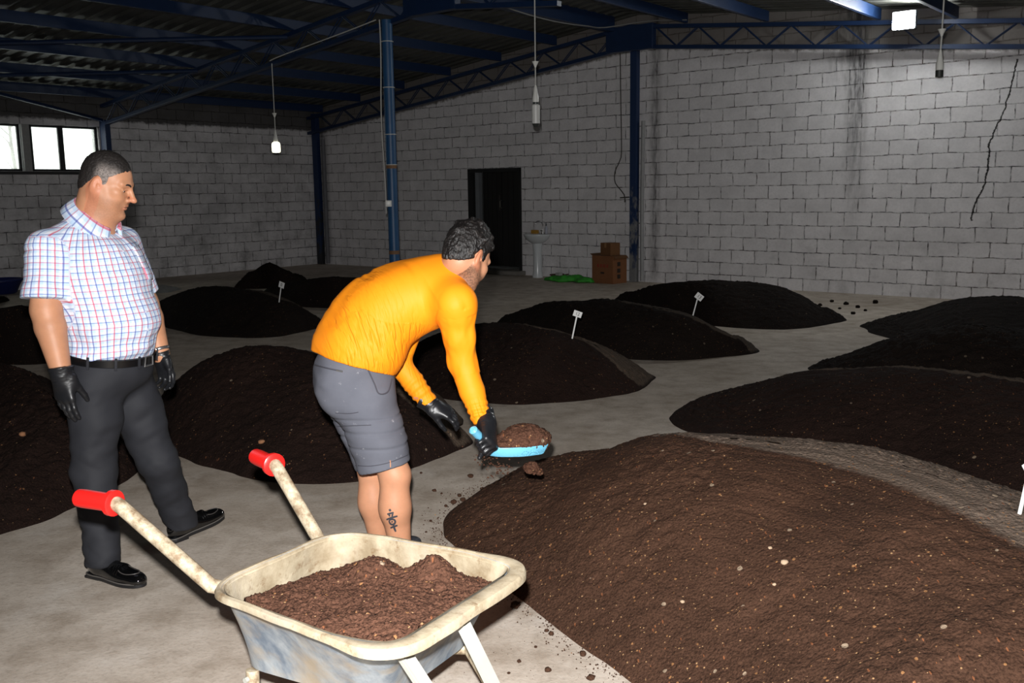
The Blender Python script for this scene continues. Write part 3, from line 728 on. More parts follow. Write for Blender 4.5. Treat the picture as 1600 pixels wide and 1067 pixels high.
# crumbs strewn round the toes of the near piles (nobody could count them)
rr = random.Random(11); mb = MB()
tet = [(1, 1, 1), (-1, -1, 1), (-1, 1, -1), (1, -1, -1)]
def crumb(mb, p, r, rg):
    rot = Matrix.Rotation(rg.uniform(0, 6.28), 3, Vector((rg.uniform(-1, 1), rg.uniform(-1, 1), rg.uniform(-1, 1))).normalized())
    v = [p + np.array(rot @ Vector(q))*r*rg.uniform(.5, .8) for q in ((1, 0, 0), (-1, 0, 0), (0, 1, 0), (0, -1, 0), (0, 0, 1), (0, 0, -1))]
    mb.add(v, [(0, 2, 4), (2, 1, 4), (1, 3, 4), (3, 0, 4), (2, 0, 5), (1, 2, 5), (3, 1, 5), (0, 3, 5)])
toe = spline([onz(*p) for p in ((985, 1067), (905, 1006), (835, 950), (770, 905), (712, 860), (694, 832), (706, 797), (755, 762), (830, 738), (880, 722))], 400)
for i in range(900):
    k = rr.randrange(400); tt = toe[k]; cen = arr(1.1, 3.6, 0); out = unit(tt-cen)
    p = tt + out*abs(rr.gauss(0, .05)) + arr(rr.gauss(0, .02), rr.gauss(0, .02), .002); crumb(mb, p, rr.choice((.002, .003, .004, .006)), rr)
for i in range(260):
    p = onz(rr.uniform(640, 1000), rr.uniform(740, 1067)); crumb(mb, p + arr(0, 0, .001), rr.choice((.0015, .002, .003)), rr)
tag(mb.build('soil_crumbs', SOIL_N, None, False), 'scatter of fine soil crumbs on the concrete around the big front pile', 'soil crumbs', kind='stuff')

# ------------------------------------------------------------------ pile signs
PLATE = simple('white plastic plate', (226, 226, 224), .4); INK = simple('black marker ink', (22, 22, 24), .6)
def text_mesh(body, size, name, mat, parent, place):
    cu = bpy.data.curves.new('txt', 'FONT'); cu.body = body; cu.size = size; cu.align_x = 'CENTER'; cu.align_y = 'CENTER'; cu.extrude = size*.01
    ob = bpy.data.objects.new('txt', cu); COL.objects.link(ob); dg = bpy.context.evaluated_depsgraph_get(); dg.update()
    me = bpy.data.meshes.new_from_object(ob.evaluated_get(dg)); V = np.array([v.co for v in me.vertices]); Fc = [tuple(p.vertices) for p in me.polygons]
    bpy.data.objects.remove(ob); bpy.data.curves.remove(cu); bpy.data.meshes.remove(me)
    return mk(name, place(V), Fc, mat, parent, False)
def sign(foot, top, txt, label, size, roll, nrm):
    foot = np.asarray(foot, float); top = np.asarray(top, float)
    root = thing('pile_sign', foot, label, 'sign', 'white signs stuck in the piles')
    z = unit(top-foot); nrm = unit(np.asarray(nrm) - (np.asarray(nrm) @ z)*z); x = np.cross(z, nrm)
    mb = MB(); mb.bar(foot - z*.08, top, .012, .006, up=nrm, bev=.001); mb.build('stake', PLATE, root, False)
    c, s_ = math.cos(roll), math.sin(roll); xr = c*x + s_*z; zr = -s_*x + c*z
    w, h = size; pc = top + zr*h*.5
    mb = MB(); mb.box(pc, (w, .005, h), [xr, -nrm, zr], .002); pl = mb.build('plate', PLATE, root, False)
    if txt: text_mesh(txt, h*.75, 'number', INK, pl, lambda V: pc + nrm*.0032 + V[:, :1]*xr + V[:, 1:2]*zr + V[:, 2:3]*nrm)
    return root
def sign_at(key, fpx, tpx, txt, label, size, roll, nrm):
    s_ = surf(key, fpx[0], fpx[1] + 3)
    f_ = s_[0] if s_ else onz(*fpx, .3)
    d = f_[1]; sign(f_, U(tpx[0], tpx[1], d), txt, label, size, roll, nrm)
sign_at('P5', (894, 526), (901, 495), '12', 'small white sign with the number 12 on the centre pile', (.072, .05), -.12, (-.05, -1, .45))
sign_at('P6', (1084, 488), (1089.5, 467.5), '13', 'small white sign with the number 13, rightmost of the small signs on the far piles', (.085, .065), -.42, (.1, -1, .3))
sign_at('P9', (436, 469), (439, 449.5), '0', 'small grey-white sign on the pile behind the standing man', (.085, .07), -.1, (-.5, -.85, .2))
sg = surf('P1', 1593, 803); f_ = sg[0] if sg else onz(1593, 803, .5)
sign(f_, U(1606, 745, f_[1]), None, 'white sign cut off by the right picture edge, stuck in the big front pile', (.085, .06), -.75, (-.9, -.35, .25))

# ------------------------------------------------------------------ wheelbarrow
DUST = NT('dust covered tray'); c = DUST.coord()
q = DUST.mix(DUST.mr(DUST.noise(9, 6, .65, c), .35, .68), lin((136, 121, 97)), lin((184, 172, 148)))
q = DUST.mix(DUST.math('MULTIPLY', DUST.mr(DUST.noise(26, 4, .7, c), .56, .7), .7), q, lin((112, 86, 58)))
q = DUST.mix(DUST.math('MULTIPLY', DUST.mr(DUST.noise(7, 5, .7, c, (1, 1, .25)), .5, .66), .6), q, lin((160, 150, 134)))
DUST.S(color=q, rough=.8, spec=.3, normal=DUST.bump(DUST.noise(40, 4, .6, c), .3, .006)); DUST = DUST.m
GALV = NT('dusty galvanised sheet'); c = GALV.coord()
q = GALV.mix(GALV.mr(GALV.noise(14, 5, .65, c, (1, 1, .22)), .35, .65), lin((112, 126, 142)), lin((176, 184, 190)))
q = GALV.mix(GALV.math('MULTIPLY', GALV.mr(GALV.noise(5, 5, .6, c), .47, .64), .75), q, lin((182, 164, 136)))
GALV.S(color=q, rough=.55, metal=.25, spec=.4, normal=GALV.bump(GALV.noise(9, 4, .5, c), .25, .008)); GALV = GALV.m
RIMZ = .58
cL, cB, cR, cF = (onz(312, 920, RIMZ), onz(528, 826, RIMZ-.0), onz(842, 880, RIMZ), onz(612, 1030, RIMZ))
eu = unit((cR+cF)/2 - (cL+cB)/2); ev = unit(np.cross(arr(0, 0, 1), eu))       # rear->front ; towards the far side
bz = .27
bL = cL + eu*.16 + ev*.09; bB = cB + eu*.16 - ev*.09; bR = cR - eu*.26 - ev*.12; bF = cF - eu*.26 + ev*.12
bz = .30; bL = onz(374, 1034, bz); bR = onz(742, 982, bz + .02); bR[2] = bz
bB = bL + ev*(((cB-cL) @ ev) - .17); bF = bR - ev*(((cR-cF) @ ev) - .20)
def rring(cs, rad, n=14):
    out = []; m = len(cs)
    for i in range(m):
        p = cs[i]; a = unit(cs[i-1]-p); b = unit(cs[(i+1) % m]-p); r = rad
        for t in np.linspace(0, 1, n): out.append((1-t)**2*(p+a*r) + 2*t*(1-t)*p + t*t*(p+b*r))
    # straight runs get intermediate points
    res = []
    for i in range(len(out)):
        res.append(out[i])
        if i % n == n-1:
            q2 = out[(i+1) % len(out)]
            for t in np.linspace(0, 1, 14)[1:-1]: res.append(out[i]*(1-t)+q2*t)
    return np.array(res)
top = rring([cL, cB, cR, cF], .13); bot = rring([bL, bB, bR, bF], .10); nr = len(top); cen = top.mean(0)
ctr = np.array([cen[0], cen[1], 0])
def outw(P): d = P - cen; d[:, 2] = 0; return d/np.linalg.norm(d, axis=1)[:, None]
# true outward offset of the loop
tg = np.roll(top, -1, 0) - np.roll(top, 1, 0); on = np.cross(tg, (0, 0, 1.)); on /= np.linalg.norm(on, axis=1)[:, None]
if (on*(top-cen)).sum() < 0: on = -on
zz = arr(0, 0, 1)
wfr = sstep(.10, .28, (top-cen) @ eu)[:, None]
inn = top - on*(.016 + .026*wfr)
wav = .006*fbm(top*9, 2)[:, None]
lv = [0, .06, .2, .4, .6, .8, .94, 1]
rings = []; 
for s_ in lv: rings.append(inn*(1-s_) + bot*s_ - zz*.0 + on*(-.012*math.sin(math.pi*s_)) + on*.006*np.sin(np.arange(nr)*.55)[:, None]*math.sin(math.pi*s_)**1)
rings.append(bot*.6 + bot.mean(0)*.4 - zz*.006); rings.append(bot*.1 + bot.mean(0)*.9 - zz*.008)
def loft(rings, close_last=True):
    v = np.concatenate(rings); f = []; n = len(rings[0])
    for r in range(len(rings)-1):
        for k in range(n): f.append((r*n+k, r*n+(k+1) % n, (r+1)*n+(k+1) % n, (r+1)*n+k))
    if close_last: f.append(tuple((len(rings)-1)*n + k for k in range(n)))
    return v, f
wb = thing('wheelbarrow', ctr, 'dusty metal wheelbarrow with red hand grips, full of brown compost, in the foreground', 'wheelbarrow')
v, f = loft(rings); v = list(v); nin = len(f)
rout = [r_ + (on*.006 if i < 8 else 0) - zz*(.006 if i > 6 else 0) for i, r_ in enumerate(rings)]
v2, f2 = loft(rout); b = len(v)
v += list(v2); f += [tuple(b+i for i in q_[::-1]) for q_ in f2]
o = mk('tray', v, f, DUST, wb, True); o.data.materials.append(GALV)
for i, p in enumerate(o.data.polygons): p.material_index = 0 if i < nin else 1
o.data.set_sharp_from_angle(angle=math.radians(50))
dent = (.005*fbm(top*6+4, 2))[:, None]
lip = [inn + on*-.002 - zz*.010, inn + on*.003 - zz*.003, inn + on*.012 + zz*.002 + zz*dent*.5, top - on*.006 + zz*.003 + zz*dent, top + on*.004 + zz*.001 + zz*dent, top + on*.008 - zz*.006 + zz*dent, top + on*.008 - zz*(.014 + .010*wfr) + zz*dent, top + on*.004 - zz*.014 + zz*dent, top + on*.002 - zz*.008 + zz*dent, inn + on*.008 - zz*.007]
v, f = loft(lip, False); k = len(lip)
f += [((k-1)*nr+i, (k-1)*nr+(i+1) % nr, (i+1) % nr, i) for i in range(nr)]
mk('rim', v, f, DUST, wb, True).data.set_sharp_from_angle(angle=math.radians(42))
RED = simple('red plastic grip', (226, 34, 30), .35, spec=.5); RED2 = RED
TUBE = NT('dusty steel tube'); c = TUBE.coord()
TUBE.S(color=TUBE.mix(TUBE.mr(TUBE.noise(30, 5, .7, c), .36, .66), lin((132, 112, 88)), lin((206, 194, 168))), rough=.6, metal=.15, spec=.4, normal=TUBE.bump(TUBE.noise(60, 3, .6, c), .2, .004)); TUBE = TUBE.m
WSTEEL = simple('white dusty steel', (172, 172, 163), .55, var=.12, sc=20, metal=.1)
GZ = .745
handles = [((onz(132, 779, GZ), onz(178, 786, GZ)), onz(330, 915, RIMZ-.045), bL), ((onz(404, 715, GZ), onz(428, 726, GZ)), onz(500, 846, RIMZ-.035), bB)]
ax_c = (cR+cF)/2 + eu*.10; ax_c[2] = .17
for (g0, g1), hj, bc in handles:
    bend = g1 + (g1-g0)*.12
    sgn = 1 if bc is bB else -1
    under = bc + eu*.05 - zz*.03; fwd = (bR if bc is bB else bF) - zz*.03; axle = ax_c + ev*.10*sgn
    rear_in = hj*.5 + under*.5 - eu*.06
    und2 = under - ev*sgn*.09; fwd = fwd - ev*sgn*.03
    bnd = [g1 + (bend-g1)*t for t in (0, .6)] + [bend + (hj-bend)*t for t in (.04, .1, .3, .6, .9, 1)]; dn = unit(hj-bend)
    path = np.array([g0] + bnd + [hj + dn*.03 - ev*sgn*.03, hj*.55 + und2*.45 - ev*sgn*.05, und2, und2*.5+fwd*.5, fwd, axle])
    mb = MB(); mb.tube(path, .0205, 14); h_ = mb.build('handle', TUBE, wb)
    d = unit(g1-g0); st_ = g0 - d*.02
    mb = MB(); mb.tube([st_ - d*.004, st_, g0+d*.0, g1 - d*.012], [.02, .0255, .027, .026], 18); mb.tube([g1-d*.014, g1-d*.010, g1+d*.004, g1+d*.008], [.028, .037, .037, .03], 18)
    mb.build('grip', RED, h_)
    # rear leg
    ft = under + eu*.02 - ev*.03*(-sgn if False else sgn)*0; ft = np.array([ft[0], ft[1], 0.0]) + ev*.03*sgn
    mb = MB(); mb.tube([under + zz*.02, under*.6+ft*.4, ft + zz*.012], .019, 12); mb.tube([ft + zz*.0, ft + zz*.014], .028, 12); mb.build('leg', TUBE, wb)
    mb = MB(); mb.tube([under, under + ev*sgn*.03], .008, 8); mb.build('bolt', WSTEEL, wb)
for a_px, Ya, s_ in (((640, 1013), None, -1), ((735, 966), None, 1)):
    a0 = onz(*a_px, RIMZ-.035) - eu*.03; bb = ax_c + ev*.085*s_
    d = unit(bb-a0)
    mb = MB(); mb.bar(a0, bb, .036, .008, up=eu, bev=.001); mb.bar(a0 + np.cross(d, eu)*.017, bb + np.cross(d, eu)*.017, .004, .024, up=eu); mb.build('front_strut', WSTEEL, wb, False)
mb = MB(); mb.tube([ax_c - ev*.11, ax_c + ev*.11], .011, 10); mb.build('axle', WSTEEL, wb)
mb = MB(); A = [eu, zz, ev]
ringp = [ax_c + (math.cos(a)*eu + math.sin(a)*zz)*.135 for a in np.linspace(0, 2*math.pi, 36, endpoint=False)]
mb.tube(ringp, .033, 12, closed=True); wh = mb.build('wheel', simple('black rubber tyre', (26, 26, 27), .8), wb)
mb = MB(); mb.lathe(ax_c - ev*.0, [(.02, -.04), (.03, -.03), (.03, -.012), (.10, -.02), (.11, 0), (.10, .02), (.03, .012), (.03, .03), (.02, .04)], 28, [eu, np.cross(ev, eu), ev]); mb.build('wheel_rim', WSTEEL, wh)

# compost in the tray
nu, nv = 270, 210
Vs = []; dr = []
uu = np.linspace(0, 1, nu); vv = np.linspace(0, 1, nv)
UU, VV = np.meshgrid(uu, vv, indexing='ij'); UU = UU.ravel(); VV = VV.ravel()
# soil height relative to rim
far = VV
z = -.040 + .012*UU
z += -.17*sstep(.08, -.20, UU - .24*VV**1.3)
z += .045*np.exp(-((UU-.40)/.12)**2-((VV-.72)/.16)**2) + .055*np.exp(-((UU-.66)/.12)**2-((VV-.83)/.14)**2) - .07*np.exp(-((UU-.50)/.09)**2-((VV-1.0)/.2)**2)
z += -.03*sstep(.8, 1.0, VV)
z += .02*np.exp(-((UU-.75)/.25)**2-((VV-.35)/.25)**2)
s_ = np.clip(-z/(RIMZ-bz), 0, .97)[:, None]
LL = cL - on[0]*0; 
iL, iB, iR, iF = [p + (cen-p)*.105 for p in (cL, cB, cR, cF)]
bc_ = (bL+bB+bR+bF)/4; jL, jB, jR, jF = [p + (bc_-p)*.10 for p in (bL, bB, bR, bF)]
q0 = iL*(1-s_)+jL*s_; q1 = iB*(1-s_)+jB*s_; q2 = iR*(1-s_)+jR*s_; q3 = iF*(1-s_)+jF*s_
# squircle the square parameter so that corners round off
a = UU*2-1; b2 = VV*2-1; ku = a*np.sqrt(1-b2**2*.22); kv = b2*np.sqrt(1-a**2*.22); U1 = ((ku+1)/2)[:, None]; V1 = ((kv+1)/2)[:, None]
P = (q0*(1-V1)+q1*V1)*(1-U1) + (q3*(1-V1)+q2*V1)*U1
P[:, 2] = RIMZ + z
P[:, 2] += .004*fbm(P*40, 2) + .006*np.abs(vnoise(P*95)) + .0045*np.abs(vnoise(P*190)) + .008*vnoise(P*13)
i, j = np.meshgrid(np.arange(nu-1), np.arange(nv-1), indexing='ij'); i = i.ravel(); j = j.ravel()
Fq = np.stack([i*nv+j, (i+1)*nv+j, (i+1)*nv+j+1, i*nv+j+1], 1)
V2 = np.r_[P, P - arr(0, 0, .05)]; 
# close the load: skirt and underside following the tray floor
und = P.copy(); und[:, 2] = np.minimum(P[:, 2]-.01, bz+.02)
ss = np.clip((RIMZ-und[:, 2])/(RIMZ-bz), 0, .96)[:, None]
q0 = iL*(1-ss)+jL*ss; q1 = iB*(1-ss)+jB*ss; q2 = iR*(1-ss)+jR*ss; q3 = iF*(1-ss)+jF*ss
uP = (q0*(1-V1)+q1*V1)*(1-U1) + (q3*(1-V1)+q2*V1)*U1; und[:, :2] = uP[:, :2]
V2 = np.r_[P, und]; n0 = len(P); Fl = [tuple(x) for x in Fq] + [tuple(n0 + x[::-1]) for x in Fq]
bd = [k_*nv for k_ in range(nu)] + [(nu-1)*nv+k_ for k_ in range(1, nv)] + [k_*nv+nv-1 for k_ in range(nu-2, -1, -1)] + [k_ for k_ in range(nv-2, 0, -1)]
for k_ in range(len(bd)):
    x0, x1 = bd[k_], bd[(k_+1) % len(bd)]; Fl.append((x1, x0, n0+x0, n0+x1))
SOIL_B = soil_material('fresh brown compost', lin((78, 53, 41)), lin((104, 92, 82)), 1.0, 2.4)
o = mk('compost_load', V2, Fl, SOIL_B, None, True, attrs={'dry': np.zeros(len(V2))}); tag(o, 'brown crumbly compost heaped inside the wheelbarrow tray', 'compost')
for i, (px, py, r) in enumerate(((694, 858, .008), (470, 852, .010), (462, 858, .007), (434, 866, .008), (372, 890, .006))):
    pass

# ------------------------------------------------------------------ things by the gable wall
CER = simple('white ceramic', (206, 210, 212), .2, spec=.5); CHR = simple('chrome', (180, 180, 180), .2, .9)
sb = hall(onN(839, 432, ND-.28)@G, ND-.26); sb[2] = 0
root = thing('pedestal_sink', sb, 'white ceramic pedestal washbasin on the gable wall beside the door', 'sink')
A = [G, N, zz]
mb = MB(); mb.lathe(sb, [(.10, 0), (.095, .03), (.08, .12), (.078, .45), (.085, .56), (.1, .66)], 24, A); mb.build('pedestal', CER, root)
def oval(zc, a, b_, n=40): return np.array([sb + G*a*math.cos(t)*(1) + N*(b_*math.sin(t)*(1 if math.sin(t) < 0 else .85)) + zz*zc for t in np.linspace(0, 2*math.pi, n, endpoint=False)])
v, f = loft([oval(.62, .09, .09), oval(.65, .15, .13), oval(.70, .215, .19), oval(.76, .25, .225), oval(.785, .262, .235), oval(.79, .255, .228), oval(.785, .235, .2), oval(.70, .16, .13), oval(.68, .04, .04)])
f.append(tuple(range(40))[::-1]); mk('basin', v, f, CER, root)
mb = MB(); ta = sb + N*.17 + zz*.785; mb.tube(spline([ta, ta+zz*.16, ta+zz*.22-N*.03+G*.02, ta+zz*.235-N*.07+G*.05, ta+zz*.21-N*.11+G*.075, ta+zz*.17-N*.115+G*.08], 24), .011, 10); mb.tube([ta, ta+zz*.03], .028, 12); tp = mb.build('tap', CHR, root)
mb = MB(); mb.tube([ta+zz*.05, ta+zz*.06+G*.05], .01, 8); mb.build('tap_handle', CHR, tp)
b0 = sb + G*.13 + N*.10 + zz*.79
mb = MB(); mb.box(b0 + zz*.035, (.14, .07, .07), A, .012); tag(mb.build('soap_box', simple('yellow soap box', (172, 128, 48), .6, var=.25, sc=30), None), 'yellow soap packet standing on the washbasin rim', 'soap')
b0 = sb - G*.10 + N*.14 + zz*.79
root = thing('soap_bottle', b0, 'small whitish soap bottle on the washbasin, right of the tap', 'bottle')
mb = MB(); mb.lathe(b0, [(.025, 0), (.028, .01), (.028, .11), (.012, .13), (.012, .145)], 16); mb.build('bottle_body', simple('milky plastic', (170, 172, 184), .4), root)
mb = MB(); mb.lathe(b0 + zz*.145, [(.013, 0), (.014, .03), (.006, .032), (.006, .055)], 12); mb.tube([b0+zz*.2, b0+zz*.2+G*.035], .006, 6); mb.build('pump', simple('dark pump', (52, 52, 62), .5), root)

CARD = simple('brown cardboard', (122, 78, 46), .85, var=.18, sc=8); CARD2 = simple('darker cardboard', (108, 72, 40), .85, var=.18, sc=8); PRT = simple('red print', (150, 34, 30), .8); PRK = simple('dark print', (44, 34, 26), .8)
bx = onN(952, 441, ND-.42); bx[2] = 0
root = thing('cardboard_box', bx, 'large brown cardboard box with red print beside the ridge column, a smaller box on it', 'box')
f1 = unit(-N*.95 + G*.12); s1 = np.cross(zz, f1); A1 = [s1, f1, zz]
mb = MB(); mb.box(bx + zz*.235, (.47, .36, .47), A1, .006); mb.build('carton', CARD, root, False)
for sx in (-1, 1):
    fa = unit(s1*sx + zz*(.5 if sx < 0 else -.9)); mb = MB(); mb.box(bx + s1*.234*sx + zz*.468 + fa*.03, (.06, .34, .006), [fa, f1, np.cross(fa, f1)], .002); mb.build('flap', CARD2, root, False)
text_mesh('TEST', .10, 'red_print', PRT, root, lambda V: bx + f1*.1815 + s1*.03 + zz*.30 + V[:, :1]*s1*1.05 + V[:, 1:2]*zz) if False else None
for (w_, h_, ox, oz, m_) in ((.05, .05, .09, .30, PRT), (.05, .05, .02, .30, PRT), (.05, .05, -.05, .30, PRT), (.035, .05, -.115, .30, PRT), (.08, .03, .0, .18, PRK)):
    mb = MB(); c0 = bx + f1*.1815 + s1*(-ox+.0) + zz*oz
    if m_ is PRT:
        for dz in (-.02, 0, .02): mb.box(c0 + zz*dz, (w_*.8, .003, .009), A1)
        mb.box(c0 - s1*w_*.32, (.012, .003, h_), A1)
    else: mb.box(c0, (w_, .003, h_), A1)
    mb.build('print', m_, root, False)
for oz in (.33, .12, .22):
    mb = MB(); mb.box(bx + s1*.2365 + f1*.03 + zz*oz, (.003, .08, .07), A1); mb.build('print', PRK, root, False)
b2_ = bx + s1*.02 + zz*.472
root = thing('cardboard_box', b2_, 'small brown cardboard box standing on the large box with red print', 'box')
A2 = [unit(s1 + .12*f1), unit(f1 - .12*s1), zz]
mb = MB(); mb.box(b2_ + zz*.105, (.25, .22, .21), A2, .005); mb.build('carton', CARD2, root, False)
mb = MB(); mb.box(b2_ + zz*.2105, (.05, .222, .003), A2); mb.box(b2_ + zz*.17 + A2[1]*.111, (.05, .003, .08), A2); mb.build('tape', simple('packing tape', (140, 104, 62), .4), root, False)

GRN = simple('green mesh sack', (52, 150, 44), .7, var=.5, sc=14, bump=.6, bsc=40); 
gp_ = onN(889, 438, ND-.62); gp_[2] = 0
s = SDF(gp_ - arr(.8, .7, .02), gp_ + arr(.8, .7, .25), .02)
for a, b, c_, r in ((0, 0, .03, .11), (.3, .02, .02, .09), (-.3, -.02, .02, .09), (.12, -.1, .02, .08), (-.13, .08, .03, .1), (.42, .06, .0, .07), (-.45, .05, .0, .06)):
    s.ell(gp_ + G*a + N*b + zz*c_, (r*1.9, r*1.3, r*.75), k=.05)
s.half(gp_, (0, 0, -1)); V, Q = s.mesh(1); V = V + vnormals(V, Q)*(.025*fbm(V*11, 3))[:, None]; V[:, 2] = np.maximum(V[:, 2], .001)
tag(mk('green_sack', V, Q, GRN, None, True), 'crumpled green mesh sacks lying flat between washbasin and boxes', 'sack')
mb = MB(); cc = gp_ + G*.30 + N*.12 + zz*.09
for k in range(3): mb.box(cc + G*(.1*k-.1) + zz*(.018*math.sin(k*2)), (.14, .12, .02), [unit(G+zz*.3*(k-1)), N, unit(zz-G*.3*(k-1))], .006)
tag(mb.build('brown_rag', simple('brown rag', (72, 44, 30), .9, var=.4), None, False), 'crumpled brown packaging lying behind the green sacks', 'packaging')
mb = MB(); mb.box(gp_ + G*.20 - N*.02 + zz*.125, (.10, .08, .05), [unit(G+N*.2), unit(N-G*.2), zz], .008); tag(mb.build('paper_pack', simple('grey paper', (168, 168, 164), .8), None, False), 'small pale packet lying on the green sacks', 'packet')

# dark blue tub at the far left
tb = onz(2, 459); tb[2] = 0
root = thing('tub', tb, 'dark blue plastic tub on the floor at the left picture edge', 'tub')
mb = MB(); mb.lathe(tb, [(.21, 0), (.24, .02), (.33, .22), (.345, .24), (.355, .235), (.355, .222), (.335, .215), (.225, .015)], 32)
mb.build('tub_body', simple('dark blue plastic', (22, 32, 84), .4), root)
mb = MB(); mb.tube([tb + zz*.238 + arr(math.cos(a), math.sin(a), 0)*.348 for a in np.linspace(0, 6.283, 32, endpoint=False)], .012, 8, closed=True); mb.build('tub_rim', simple('dark blue rim', (26, 38, 96), .4), root)
# ================================================================== people
ZZ = arr(0, 0, 1)
def skin_material(name, base, lipc):
    t = NT(name); c = t.coord(); lip = t.attr('lip'); stub = t.attr('stub'); red = t.attr('red')
    b = lin(base)
    col = t.mix(t.mr(t.noise(14, 4, .6, c), .3, .7), tuple(x*.9 for x in b), tuple(min(1, x*1.08) for x in b))
    col = t.mix(t.math('MULTIPLY', red, .5), col, lin((206, 116, 84)))
    col = t.mix(t.math('MULTIPLY', stub, t.mr(t.noise(160, 3, .7, c), .25, .7, .35, 1)), col, lin((44, 36, 34)))
    col = t.mix(t.math('MULTIPLY', lip, .75), col, lin(lipc))
    t.S(color=col, rough=.5, spec=.4, sss=.06, normal=t.bump(t.noise(220, 2, .5, c), .12, .002)); return t.m
def hand(name, mat, W, x, y, right, s=1.0, curls=((20, 25, 15),)*4, spread=(7, 1, -4, -10), thumb=((35, -30, 0), 20), cuff=.045, cuffr=.037, parent=None, rmul=1.0, wr=.03, attrs=None):
    """W wrist point, x towards the fingers, y towards the thumb; the back of the hand is x cross y (right) or its opposite"""
    x = unit(x); y = unit(np.asarray(y) - (np.asarray(y) @ x)*x); z = np.cross(x, y)*(1 if right else -1)
    S_ = SDF((-.085, -.085, -.13), (.215, .115, .06), .0022)
    k = .011
    kn = [(.093, .030, .0), (.096, .010, .003), (.092, -.011, .001), (.085, -.030, -.004)]
    ln = [.074, .082, .076, .060]
    for p in kn: S_.cone((.012, p[1]*.55, 0), p, .0165*rmul, .0125*rmul, k=.016)
    S_.ell((.05, 0, -.003), (.05, .038, .017), k=.015)
    S_.cone((0, 0, 0), (.03, .0, 0), wr, .028, k=.02); S_.ell((.035, .03, -.012), (.036, .017, .016), k=.012)
    if cuff: S_.cone((-cuff, 0, 0), (.006, 0, 0), cuffr, wr, k=.01, cut=(True, False))
    for i in range(4):
        cu = curls[i % len(curls)]; a = 0; p = np.array(kn[i]); sp = math.radians(spread[i]); r = (.0102, .0105, .0100, .0088)[i]*rmul
        for j, (fr, c_) in enumerate(zip((.46, .30, .24), cu)):
            a += math.radians(c_); d = np.array([math.cos(a)*math.cos(sp), math.cos(a)*math.sin(sp), -math.sin(a)]); q = p + d*ln[i]*fr
            S_.cone(p, q, r, r*.90, k=.0025 if j else .006); p = q; r *= .90
            if j < 2: S_.ell(q, (r*1.06,)*3, k=.003)
    (tx, ty, tz), bend = thumb
    p = np.array([.022, .030, -.010]); d = unit([math.cos(math.radians(tx)), math.sin(math.radians(tx)), math.sin(math.radians(ty))])
    q = p + d*.046; S_.cone(p, q, .0155*rmul, .0118*rmul, k=.012)
    d2 = unit(d + np.array([math.sin(math.radians(bend)), -math.sin(math.radians(bend)), -.15])); q2 = q + d2*.033; S_.cone(q, q2, .0116*rmul, .0102*rmul, k=.004)
    q3 = q2 + unit(d2 + np.array([.2, -.15, -.1]))*.024; S_.cone(q2, q3, .0104*rmul, .0082*rmul, k=.003)
    V, Q = S_.mesh(2)
    nn = vnormals(V, Q); V = V + nn*(.0011*fbm(V*np.array([150, 40, 60]), 2)*sstep(.07, -.02, V[:, 0]))[:, None]
    V = W + s*(V[:, :1]*x + V[:, 1:2]*y + V[:, 2:3]*z)
    if not right: Q = Q[:, ::-1].copy()
    return mk(name, V, Q, mat, parent, True)
